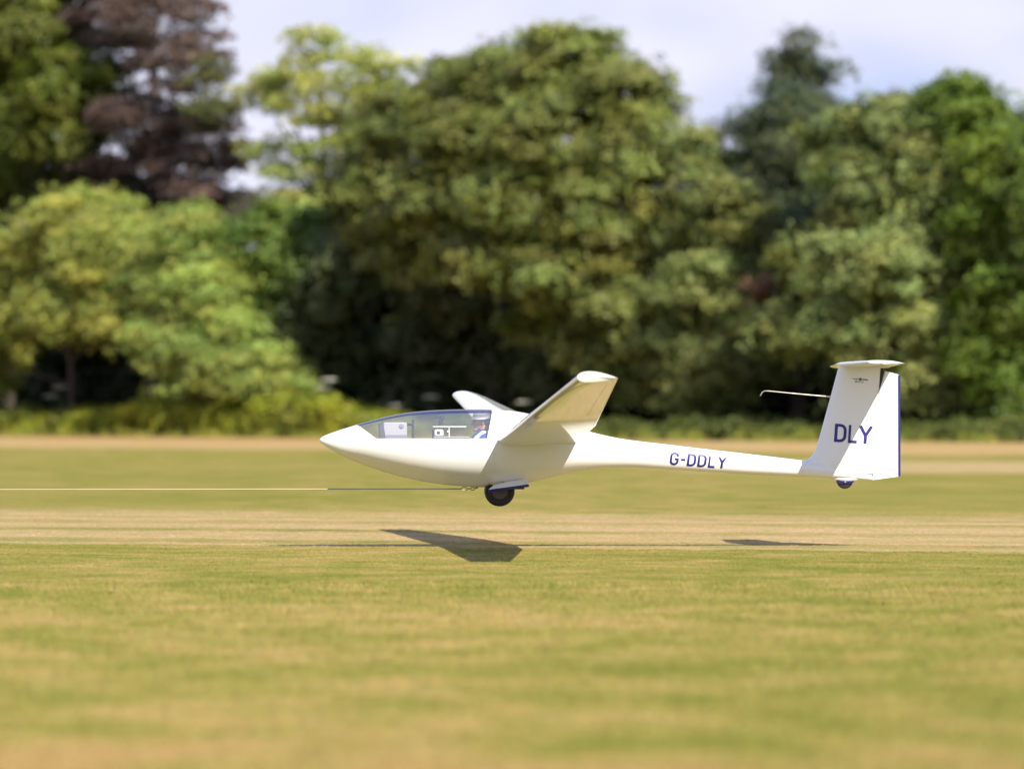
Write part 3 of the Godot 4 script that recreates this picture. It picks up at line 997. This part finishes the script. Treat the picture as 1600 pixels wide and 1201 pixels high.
	loft(s, [PackedVector3Array([Vector3(3.36, 1.565, 0), Vector3(3.5, 1.565, 0.03), Vector3(3.82, 1.545, 0.016), Vector3(3.90, 1.55, 0), Vector3(3.82, 1.545, -0.016), Vector3(3.5, 1.565, -0.03)]), PackedVector3Array([Vector3(3.33, 1.595, 0), Vector3(3.5, 1.60, 0.05), Vector3(3.82, 1.59, 0.03), Vector3(3.95, 1.575, 0), Vector3(3.82, 1.59, -0.03), Vector3(3.5, 1.60, -0.05)])], true, true, -1)
	panel(tp, "root_fairing", s, mats.white_gelcoat)

	# probe on the fin
	s = Shape.new()
	tube(s, [Vector3(3.235, 1.224, 0), Vector3(3.19, 1.228, 0), Vector3(2.811, 1.262, 0), Vector3(2.522, 1.290, 0), Vector3(2.488, 1.290, 0), Vector3(2.462, 1.275, 0), Vector3(2.440, 1.235, 0)], [0.010, 0.008, 0.0055, 0.0045, 0.0045, 0.0045, 0.004], 8)
	panel(g, "air_probe", s, mats.probe_metal)

	# main wheel and its doors
	s = Shape.new()
	lathe_z(s, Vector3(-0.498, 0.169, 0), [[0.095, -0.045], [0.12, -0.058], [0.148, -0.056], [0.163, -0.038], [0.168, -0.015], [0.168, 0.015], [0.163, 0.038], [0.148, 0.056], [0.12, 0.058], [0.095, 0.045]], 48)
	var whl := base_part("main_wheel", g)
	put("tyre", s.done(), mats.rubber, whl)
	s = Shape.new()
	lathe_z(s, Vector3(-0.498, 0.169, 0), [[0.096, -0.046], [0.086, -0.046], [0.07, -0.03], [0.03, -0.028], [0.026, -0.055], [0.026, 0.055], [0.03, 0.028], [0.07, 0.03], [0.086, 0.046], [0.096, 0.046]], 32)
	put("rim", s.done(), mats.rim_metal, whl)
	s = Shape.new()
	for z in [-0.075, 0.075]:
		s = Shape.new()
		tube(s, [Vector3(-0.498, 0.169, z), Vector3(-0.46, 0.30, z), Vector3(-0.42, 0.40, z)], [0.016, 0.016, 0.016], 8)
		put("fork_arm", s.done(), mats.rim_metal, whl)
	s = Shape.new()
	block(s, Vector3(-0.285, 0.205, 0.0), Vector3(0.11, 0.026, 0.22), 0.005)
	put("strut", s.done(), mats.rim_metal, whl)
	s = Shape.new()
	loft(s, [PackedVector3Array([Vector3(-0.665, 0.20, -0.07), Vector3(-0.665, 0.20, 0.07), Vector3(-0.665, 0.145, 0.06), Vector3(-0.665, 0.145, -0.06)]), PackedVector3Array([Vector3(-0.61, 0.262, -0.08), Vector3(-0.61, 0.262, 0.08), Vector3(-0.655, 0.145, 0.06), Vector3(-0.655, 0.145, -0.06)])], true, true, -1)
	panel(g, "wheel_well_lip", s, mats.dark_plastic)
	for side in [1, -1]:
		s = Shape.new()
		var edge := Shape.new()
		var inner := []
		var outer := []
		# hinge line near the belly, flared outwards
		for k in 9:
			var u := k / 8.0
			var x := lerpf(-0.640, -0.190, u)
			var hy := lerpf(0.268, 0.308, u) - 0.03 * pow(1.0 - u, 3.0)
			var oy := lerpf(0.190, 0.250, u)
			inner.append(Vector3(lerpf(-0.575, -0.20, u), hy, side * 0.105))
			outer.append(Vector3(x, oy, side * (0.215 - 0.02 * absf(2.0 * u - 1.0))))
		for k in 8:
			var from := s.v.size()
			s.quad(inner[k], inner[k + 1], outer[k + 1], outer[k], 0)
			s.quad(inner[k] - Vector3(0, 0.012, 0), outer[k] - Vector3(0, 0.012, 0), outer[k + 1] - Vector3(0, 0.012, 0), inner[k + 1] - Vector3(0, 0.012, 0), 1)
		s.turn_out(0)
		var door := panel(g, "wheel_door", s, mats.white_gelcoat)
		var er := []
		for k in 9:
			var o: Vector3 = outer[k]
			er.append(PackedVector3Array([o + Vector3(0, -0.001, 0), o + Vector3(0, -0.001, side * 0.008), o + Vector3(0.004, -0.030, side * 0.004), o + Vector3(0.004, -0.030, -side * 0.006)]))
		loft(edge, er, true, true, -1)
		panel(door, "painted_edge", edge, mats.blue_paint)

	# tail wheel in its fairing
	s = Shape.new()
	var tf := []
	for k in 11:
		var u := k / 10.0
		var x := lerpf(3.235, 3.60, u)
		var q := sin(PI * clampf(u, 0.02, 0.98))
		var ring := PackedVector3Array()
		for i in 13:
			var a := -PI * i / 12.0
			ring.append(Vector3(x, 0.315 + sin(a) * (0.012 + 0.038 * q), cos(a) * (0.012 + 0.036 * q)))
		tf.append(ring)
	loft(s, tf, false, false, 0)
	var tfair := panel(g, "tail_wheel_fairing", s, mats.white_gelcoat)
	s = Shape.new()
	tube(s, [Vector3(3.393, 0.27, 0.045), Vector3(3.393, 0.27, 0.056)], [0.010, 0.009], 10)
	panel(tfair, "axle_cap", s, mats.grey_plastic)
	s = Shape.new()
	loft(s, [PackedVector3Array([Vector3(3.29, 0.275, 0.040), Vector3(3.50, 0.275, 0.040), Vector3(3.50, 0.275, -0.040), Vector3(3.29, 0.275, -0.040)]), PackedVector3Array([Vector3(3.325, 0.247, 0.032), Vector3(3.462, 0.247, 0.032), Vector3(3.462, 0.247, -0.032), Vector3(3.325, 0.247, -0.032)])], true, true, -1)
	panel(tfair, "blue_rim", s, mats.blue_paint)
	s = Shape.new()
	lathe_z(s, Vector3(3.395, 0.285, 0), [[0.05, -0.022], [0.082, -0.022], [0.092, -0.010], [0.092, 0.010], [0.082, 0.022], [0.05, 0.022]], 28)
	panel(g, "tail_wheel", s, mats.rubber)

	# tow hook under the belly
	s = Shape.new()
	tube(s, [Vector3(-0.735, 0.235, 0), Vector3(-0.745, 0.212, 0), Vector3(-0.762, 0.205, 0), Vector3(-0.772, 0.214, 0)], [0.012, 0.010, 0.009, 0.006], 8)
	panel(g, "tow_hook", s, mats.steel)

	build_letters(g)

func base_part(called: String, parent: Node) -> Node3D:
	var o := Node3D.new()
	o.name = called
	parent.add_child(o, true)
	return o

func glider_frame() -> Transform3D:
	return Transform3D(Basis(Vector3.UP, 0.0925) * Basis(Vector3.RIGHT, -0.0093), Vector3(0.357, 0.461, -60.0))

# ------------------------------------------------------------------ lettering: strokes laid on the skin
func strokes(ch: String) -> Array:                # in a box 0.62 wide and 1 high
	var arc := func(cx: float, cy: float, rx: float, ry: float, a0: float, a1: float) -> PackedVector2Array:
		var p := PackedVector2Array()
		for k in 9:
			var a := deg_to_rad(lerpf(a0, a1, k / 8.0))
			p.append(Vector2(cx + cos(a) * rx, cy + sin(a) * ry))
		return p
	match ch:
		"G":
			var p: PackedVector2Array = PackedVector2Array([Vector2(0.60, 0.72)])
			p.append_array(arc.call(0.31, 0.71, 0.25, 0.23, 10, 170))
			p.append_array(arc.call(0.31, 0.29, 0.25, 0.23, 190, 350))
			p.append(Vector2(0.56, 0.48)); p.append(Vector2(0.34, 0.48))
			return [p]
		"-":
			return [PackedVector2Array([Vector2(0.08, 0.46), Vector2(0.54, 0.46)])]
		"D":
			var p := PackedVector2Array([Vector2(0.02, 0.94), Vector2(0.22, 0.94)])
			p.append_array(arc.call(0.28, 0.66, 0.28, 0.28, 80, 0))
			p.append_array(arc.call(0.28, 0.34, 0.28, 0.28, 0, -80))
			p.append(Vector2(0.22, 0.06)); p.append(Vector2(0.02, 0.06))
			return [PackedVector2Array([Vector2(0.08, 0.0), Vector2(0.08, 1.0)]), p]
		"L":
			return [PackedVector2Array([Vector2(0.08, 1.0), Vector2(0.08, 0.06), Vector2(0.58, 0.06)])]
		"Y":
			return [PackedVector2Array([Vector2(0.02, 1.0), Vector2(0.31, 0.45), Vector2(0.60, 1.0)]), PackedVector2Array([Vector2(0.31, 0.0), Vector2(0.31, 0.5)])]
	return []

# at: lower left corner; along and up: the box's sides in metres on the side view; skin(x, y) gives the surface
func letter(ch: String, at: Vector2, along: Vector2, up: Vector2, weight: float, skin: Callable, parent: Node) -> void:
	var s := Shape.new()
	var polys := []
	for st in strokes(ch):
		for p in Geometry2D.offset_polyline(st, weight / 2.0, Geometry2D.JOIN_MITER, Geometry2D.END_BUTT):
			if not Geometry2D.is_polygon_clockwise(p): polys.append(p)
	var rows := 14
	for r in rows:
		var y0 := -0.06 + 1.12 * r / rows
		var y1 := -0.06 + 1.12 * (r + 1) / rows
		var slab := PackedVector2Array([Vector2(-1, y0), Vector2(2, y0), Vector2(2, y1), Vector2(-1, y1)])
		var bits := []
		for p in polys:
			for c in Geometry2D.intersect_polygons(p, slab):
				var joined: PackedVector2Array = c
				var keep := []
				for b in bits:
					var m := Geometry2D.merge_polygons(joined, b)
					if m.size() == 1: joined = m[0]
					else: keep.append(b)
				keep.append(joined)
				bits = keep
		for b in bits:
			var tri := Geometry2D.triangulate_polygon(b)
			for i in range(0, tri.size(), 3):
				var q := []
				for k in 3:
					var v: Vector2 = b[tri[i + k]]
					var w := at + along * v.x + up * v.y
					q.append(Vector3(w.x, w.y, skin.call(w.x, w.y)))
				if (q[1] - q[0]).cross(q[2] - q[0]).z > 0.0: s.tri(q[0], q[2], q[1], 0)
				else: s.tri(q[0], q[1], q[2], 0)
	put("letter", s.done(), mats.blue_letter, parent)

func build_letters(g: Node) -> void:
	var skin := func(x: float, y: float) -> float:
		return body_point(x, body_angle(x, y)).z + 0.0025
	var fin_skin := func(x: float, y: float) -> float:
		return fin_half(x, y) + 0.0035
	var reg := base_part("registration", g)
	reg.set_meta("label", "blue registration G-DDLY along the tail boom")
	# [letter, left edge, width]
	var dx := 1.0 / 139.5
	for l in [["G", 1.400, 0.093], ["-", 1.513, 0.066], ["D", 1.592, 0.096], ["D", 1.710, 0.096], ["L", 1.832, 0.080], ["Y", 1.938, 0.094]]:
		var x: float = l[1]
		var foot := 0.466 - (x - 1.40) * 0.072
		var wide: float = l[2] / 0.62
		letter(l[0], Vector2(x, foot), Vector2(wide, -0.075 * wide), Vector2(0.017, 0.138), 0.165, skin, reg)
	var mark := base_part("competition_letters", g)
	mark.set_meta("label", "larger blue letters DLY on the fin")
	for l in [["D", 3.264, 0.132], ["L", 3.421, 0.108], ["Y", 3.548, 0.138]]:
		var x: float = l[1]
		var foot := 0.722 - (x - 3.264) * 0.072
		var wide: float = l[2] / 0.62
		letter(l[0], Vector2(x, foot), Vector2(wide, -0.060 * wide), Vector2(0.014, 0.198), 0.160, fin_skin, mark)
	# small winged emblem and number near the top of the fin
	var s := Shape.new()
	for p in [[3.480, 3.545, 1.427, 1.424, 0.007], [3.590, 3.655, 1.420, 1.413, 0.012]]:
		var a := Vector3(p[0], p[2], fin_skin.call(p[0], p[2]))
		var b := Vector3(p[1], p[3], fin_skin.call(p[1], p[3]))
		var h := Vector3(0, p[4] / 2.0, 0)
		s.quad(a + h, b + h, b - h, a - h, -1)
	var o := Vector3(3.567, 1.421, fin_skin.call(3.567, 1.421))
	for k in 10:
		s.tri(o, o + Vector3(cos(TAU * (k + 1) / 10), sin(TAU * (k + 1) / 10), 0) * 0.017, o + Vector3(cos(TAU * k / 10), sin(TAU * k / 10), 0) * 0.017, -1)
	panel(g, "fin_emblem", s, mats.emblem_ink)
	var tm := TextMesh.new()
	tm.text = "BGA 22"
	var f := SystemFont.new()
	f.font_names = PackedStringArray(["Droid Sans"])
	tm.font = f
	tm.font_size = 16
	tm.pixel_size = 0.0019
	tm.depth = 0.001
	var num := put("fin_number", tm, mats.emblem_ink, g)
	num.position = Vector3(3.555, 1.393, fin_skin.call(3.52, 1.393) + 0.001)
	num.rotation.z = -0.06

# ------------------------------------------------------------------ the pilot
func nets(s: Shape, bones: Array, cell: float, blend: float, group := 0) -> void:
	# bones: [a, b, radius a, radius b]; surface nets over the smooth union of tapered capsules
	var lo := Vector3.INF
	var hi := -Vector3.INF
	for b in bones:
		for e in 2:
			lo = lo.min(b[e] - Vector3.ONE * (b[2 + e] + cell * 3.0))
			hi = hi.max(b[e] + Vector3.ONE * (b[2 + e] + cell * 3.0))
	var n := Vector3i(((hi - lo) / cell).ceil()) + Vector3i.ONE
	var sy := n.x
	var sz := n.x * n.y
	var f := PackedFloat32Array()
	f.resize(n.x * n.y * n.z)
	f.fill(1e3)
	for b in bones:
		var a: Vector3 = b[0]
		var ab: Vector3 = b[1] - a
		var l2 := maxf(ab.length_squared(), 1e-9)
		var reach := maxf(b[2], b[3]) + blend + cell * 2.0
		var from := Vector3i(((a.min(b[1]) - Vector3.ONE * reach - lo) / cell).floor()).clamp(Vector3i.ZERO, n - Vector3i.ONE)
		var to := Vector3i(((a.max(b[1]) + Vector3.ONE * reach - lo) / cell).ceil()).clamp(Vector3i.ZERO, n - Vector3i.ONE)
		var ra: float = b[2]
		var rb: float = b[3]
		for z in range(from.z, to.z + 1):
			for y in range(from.y, to.y + 1):
				for x in range(from.x, to.x + 1):
					var p := lo + Vector3(x, y, z) * cell
					var t := clampf((p - a).dot(ab) / l2, 0.0, 1.0)
					var d := (p - a - ab * t).length() - lerpf(ra, rb, t)
					var i := x + y * sy + z * sz
					var o := f[i]
					var h := maxf(blend - absf(o - d), 0.0) / blend
					f[i] = minf(o, d) - h * h * blend * 0.25
	var at := {}
	var cells := []
	for z in n.z - 1:
		for y in n.y - 1:
			for x in n.x - 1:
				var i := x + y * sy + z * sz
				var c := [f[i], f[i + 1], f[i + sy], f[i + 1 + sy], f[i + sz], f[i + 1 + sz], f[i + sy + sz], f[i + 1 + sy + sz]]
				var neg := 0
				for k in 8:
					if c[k] < 0.0: neg += 1
				if neg == 0 or neg == 8: continue
				var sum := Vector3.ZERO
				var cnt := 0
				for e in [[0, 1], [2, 3], [4, 5], [6, 7], [0, 2], [1, 3], [4, 6], [5, 7], [0, 4], [1, 5], [2, 6], [3, 7]]:
					var p: float = c[e[0]]
					var q: float = c[e[1]]
					if (p < 0.0) == (q < 0.0): continue
					var u := p / (p - q)
					var va := Vector3(e[0] & 1, (e[0] >> 1) & 1, e[0] >> 2)
					var vb := Vector3(e[1] & 1, (e[1] >> 1) & 1, e[1] >> 2)
					sum += va.lerp(vb, u)
					cnt += 1
				at[i] = lo + (Vector3(x, y, z) + sum / cnt) * cell
				cells.append([i, x, y, z])
	for c in cells:
		var i: int = c[0]
		for ax in 3:
			var step: int = [1, sy, sz][ax]
			var u: int = [sy, sz, 1][ax]
			var w: int = [sz, 1, sy][ax]
			var inside: bool = f[i] < 0.0
			if i + step >= f.size() or inside == (f[i + step] < 0.0): continue
			if not (at.has(i - u) and at.has(i - w) and at.has(i - u - w)): continue
			if inside: s.quad(at[i], at[i - w], at[i - u - w], at[i - u], group)
			else: s.quad(at[i], at[i - u], at[i - u - w], at[i - w], group)

func build_pilot() -> void:
	var t := base("person")
	tag(t, "pilot in a pale sun hat and blue shirt sitting reclined under the canopy", "person")
	t.transform = glider_frame()
	var H := Vector3(-0.702, 0.946, 0.0)          # middle of the head
	var neck := Vector3(-0.668, 0.845, 0.0)
	var chest := Vector3(-0.685, 0.700, 0.0)
	var belly := Vector3(-0.835, 0.500, 0.0)
	var hip := Vector3(-0.930, 0.435, 0.0)
	var body := [[neck + Vector3(0, 0.05, 0), neck - Vector3(0, 0.03, 0), 0.052, 0.058], [neck - Vector3(0, 0.03, 0), chest, 0.062, 0.105], [chest + Vector3(0, 0, -0.07), chest + Vector3(0, 0, 0.07), 0.105, 0.105], [chest, belly, 0.125, 0.115], [belly, hip, 0.118, 0.122], [hip + Vector3(0, 0, -0.07), hip + Vector3(0, 0, 0.07), 0.105, 0.105]]
	var shirt := [[neck - Vector3(0, 0.015, 0), chest, 0.070, 0.118], [chest + Vector3(0, 0, -0.07), chest + Vector3(0, 0, 0.07), 0.118, 0.118], [chest, belly, 0.138, 0.13], [belly, hip + Vector3(0.02, 0.03, 0), 0.13, 0.125]]
	var legs := [[hip + Vector3(0, 0, -0.07), hip + Vector3(0, 0, 0.07), 0.118, 0.118]]
	var skin := Shape.new()
	for sd in [1.0, -1.0]:
		var sh := Vector3(-0.660, 0.735, 0.175 * sd)
		var el := Vector3(-0.800, 0.515, 0.225 * sd)
		var wr := Vector3(-1.005, 0.560, (0.195 if sd > 0 else 0.075) * sd)
		var kn := Vector3(-1.330, 0.600, 0.115 * sd)
		var an := Vector3(-1.670, 0.525, 0.055 * sd)
		body.append_array([[chest + Vector3(0, 0.01, 0.09 * sd), sh, 0.085, 0.062], [sh, el, 0.056, 0.042], [el, wr, 0.043, 0.028],
			[hip + Vector3(0, 0, 0.085 * sd), kn, 0.09, 0.058], [kn, an, 0.058, 0.038], [an, an + Vector3(-0.06, 0.16, 0.01 * sd), 0.042, 0.034], [an + Vector3(0.04, -0.03, 0), an + Vector3(-0.03, 0.05, 0), 0.038, 0.040]])
		shirt.append_array([[chest + Vector3(0, 0.01, 0.09 * sd), sh, 0.098, 0.076], [sh, sh.lerp(el, 0.75), 0.072, 0.062]])
		legs.append_array([[hip + Vector3(0, 0, 0.085 * sd), kn, 0.102, 0.070], [kn, an + Vector3(0.03, 0.01, 0), 0.070, 0.054]])
		# hand: palm, four fingers closed round the lever, thumb from the side of the palm
		var dir := (wr - el).normalized()
		var across := Vector3(0, 0.25, -sd).normalized()
		var down := dir.cross(across).normalized()
		if down.y > 0: down = -down
		var palm := wr + dir * 0.085
		var hand := [[wr - dir * 0.02, wr + dir * 0.02, 0.028, 0.026]]
		for k in 4:
			var o := across * (0.030 - 0.020 * k)
			var root := palm + o
			var l: float = [0.036, 0.042, 0.039, 0.031][k]
			hand.append([wr + o * 0.6, root, 0.016, 0.012])
			hand.append([root, root + dir * l * 0.75 + down * l * 0.5, 0.0098, 0.0090])
			hand.append([root + dir * l * 0.75 + down * l * 0.5, root + dir * l * 0.5 + down * l * 1.15, 0.0090, 0.0085])
			hand.append([root + dir * l * 0.5 + down * l * 1.15, root - dir * l * 0.05 + down * l * 1.3, 0.0085, 0.0078])
		var th := wr + dir * 0.03 + across * 0.026
		hand.append([th, th + dir * 0.030 + across * 0.022 + down * 0.018, 0.014, 0.011])
		hand.append([th + dir * 0.030 + across * 0.022 + down * 0.018, th + dir * 0.052 + across * 0.016 + down * 0.042, 0.0105, 0.009])
		nets(skin, hand, 0.004, 0.006)
	nets(skin, body, 0.014, 0.05)
	# head: skull, jaw, brow, nose, lips, chin, ears; looks along -x
	var head := [
		[H + Vector3(0.022, 0.038, -0.012), H + Vector3(0.022, 0.038, 0.012), 0.073, 0.073], [H + Vector3(-0.022, 0.040, 0), H + Vector3(-0.030, 0.0, 0), 0.062, 0.056],
		[H + Vector3(-0.030, -0.02, 0), H + Vector3(-0.052, -0.082, 0), 0.050, 0.026], [H + Vector3(0.02, -0.02, 0), H + Vector3(0.0, -0.06, 0), 0.056, 0.046], [H + Vector3(0.02, -0.055, 0), neck + Vector3(0, -0.02, 0), 0.052, 0.056],
		[H + Vector3(-0.078, 0.022, -0.026), H + Vector3(-0.078, 0.022, 0.026), 0.011, 0.011], [H + Vector3(-0.084, 0.012, 0), H + Vector3(-0.106, -0.026, 0), 0.009, 0.012], [H + Vector3(-0.094, -0.030, -0.011), H + Vector3(-0.094, -0.030, 0.011), 0.009, 0.009],
		[H + Vector3(-0.080, -0.050, -0.015), H + Vector3(-0.080, -0.050, 0.015), 0.008, 0.008], [H + Vector3(-0.078, -0.062, -0.012), H + Vector3(-0.078, -0.062, 0.012), 0.008, 0.008], [H + Vector3(-0.070, -0.092, -0.008), H + Vector3(-0.070, -0.092, 0.008), 0.015, 0.015],
		[H + Vector3(0.018, 0.020, 0.075), H + Vector3(0.012, -0.025, 0.072), 0.012, 0.009], [H + Vector3(0.018, 0.020, -0.075), H + Vector3(0.012, -0.025, -0.072), 0.012, 0.009]]
	nets(skin, head, 0.005, 0.012)
	put("body", skin.done(), mats.skin, t)
	var s := Shape.new()
	nets(s, shirt, 0.014, 0.05)
	tube(s, [neck + Vector3(0, -0.03, 0), neck + Vector3(-0.004, 0.012, 0)], [0.082, 0.068], 18)
	put("shirt", s.done(), mats.shirt_blue, t)
	s = Shape.new()
	nets(s, legs, 0.016, 0.05)
	put("trousers", s.done(), mats.trousers_cloth, t)
	s = Shape.new()
	for sd in [1.0, -1.0]:
		var an := Vector3(-1.670, 0.525, 0.055 * sd)
		nets(s, [[an + Vector3(0.045, -0.03, 0), an + Vector3(-0.03, 0.05, 0), 0.046, 0.047], [an + Vector3(-0.02, 0.03, 0), an + Vector3(-0.07, 0.17, 0.01 * sd), 0.048, 0.040]], 0.012, 0.03)
	put("shoes", s.done(), mats.dark_plastic, t)
	s = Shape.new()
	nets(s, [[H + Vector3(0.055, 0.025, -0.02), H + Vector3(0.055, 0.025, 0.02), 0.062, 0.062], [H + Vector3(0.062, -0.02, -0.03), H + Vector3(0.062, -0.02, 0.03), 0.036, 0.036]], 0.008, 0.02)
	put("hair", s.done(), mats.hair, t)
	s = Shape.new()
	tube(s, [H + Vector3(0.02, 0.016, -0.082), H + Vector3(-0.03, 0.020, -0.078), H + Vector3(-0.082, 0.020, -0.05), H + Vector3(-0.094, 0.018, 0), H + Vector3(-0.082, 0.020, 0.05), H + Vector3(-0.03, 0.020, 0.078), H + Vector3(0.02, 0.016, 0.082)], [0.003, 0.003, 0.004, 0.003, 0.004, 0.003, 0.003], 6)
	var specs := put("sunglasses", s.done(), mats.dark_plastic, t)
	for sd in [1.0, -1.0]:
		s = Shape.new()
		lathe_x(s, H + Vector3(-0.086, 0.010, 0.032 * sd), [[0.002, -0.004], [0.021, -0.002], [0.021, 0.003], [0.002, 0.004]])
		put("lens", s.done(), mats.dark_plastic, specs)
	# soft hat with a drooping brim and a darker band
	s = Shape.new()
	var tilt := Basis(Vector3(0, 0, 1), 0.10)
	var rings := []
	for p in [[0.104, 0.112, 0.056], [0.118, 0.122, 0.046], [0.136, 0.132, 0.034], [0.138, 0.134, 0.037], [0.120, 0.122, 0.054], [0.100, 0.096, 0.066], [0.097, 0.092, 0.084], [0.090, 0.084, 0.102], [0.070, 0.062, 0.113], [0.035, 0.03, 0.117], [0.002, 0.002, 0.118]]:
		var ring := PackedVector3Array()
		for k in 32:
			var a := TAU * k / 32.0
			ring.append(H + Vector3(0.012, -0.006, 0) + tilt * Vector3(cos(a) * p[0] * (1.0 if cos(a) > 0 else 1.02), p[2] + 0.004 * sin(3.0 * a), sin(a) * p[1] * 0.92))
		rings.append(ring)
	loft(s, rings, true, false, 0)
	var hat := put("hat", s.done(), mats.hat_cloth, t)
	s = Shape.new()
	rings = []
	for p in [[0.1015, 0.0945, 0.068], [0.0995, 0.0915, 0.084]]:
		var ring := PackedVector3Array()
		for k in 32:
			var a := TAU * k / 32.0
			ring.append(H + Vector3(0.012, -0.006, 0) + tilt * Vector3(cos(a) * p[0] * 1.02, p[2] + 0.004 * sin(3.0 * a), sin(a) * p[1] * 0.94))
		rings.append(ring)
	loft(s, rings, true, false, 0)
	put("hat_band", s.done(), mats.grey_plastic, hat)

func lathe_x(s: Shape, c: Vector3, profile: Array, sides := 14) -> void:
	var rings := []
	for p in profile:
		var ring := PackedVector3Array()
		for k in sides:
			var a := TAU * k / sides
			ring.append(c + Vector3(p[1], cos(a) * p[0], sin(a) * p[0]))
		rings.append(ring)
	loft(s, rings, true, true, 0)

# ------------------------------------------------------------------ the launch cable
func build_rope() -> void:
	var t := base("tow_rope")
	tag(t, "taut pale launch rope with a dark strop, running forward from the glider's belly hook", "rope")
	t.transform = glider_frame()
	var s := Shape.new()
	var pts := []
	for x in [-2.395, -5.0, -9.0, -14.0, -22.0, -34.0]:
		pts.append(Vector3(x, 0.198, 0))
	tube(s, pts, [0.0036], 8)
	put("rope", s.done(), mats.rope_fibre, t)
	s = Shape.new()
	tube(s, [Vector3(-2.42, 0.198, 0), Vector3(-2.40, 0.198, 0), Vector3(-1.6, 0.198, 0), Vector3(-0.95, 0.198, 0), Vector3(-0.922, 0.198, 0)], [0.005, 0.0055, 0.0052, 0.0055, 0.005], 8)
	put("strop", s.done(), mats.dark_plastic, t)
	for l in [[-0.893, 0.035, 0.016], [-0.800, 0.027, 0.014]]:
		s = Shape.new()
		var ring := []
		for k in 17:
			var a := TAU * k / 16.0
			ring.append(Vector3(l[0] + cos(a) * l[1], 0.199 + sin(a) * l[2], 0.0))
		tube(s, ring, [0.0055], 8)
		put("ring", s.done(), mats.steel, t)
	s = Shape.new()
	tube(s, [Vector3(-0.860, 0.199, 0), Vector3(-0.826, 0.200, 0)], [0.006, 0.006], 8)
	put("link", s.done(), mats.steel, t)
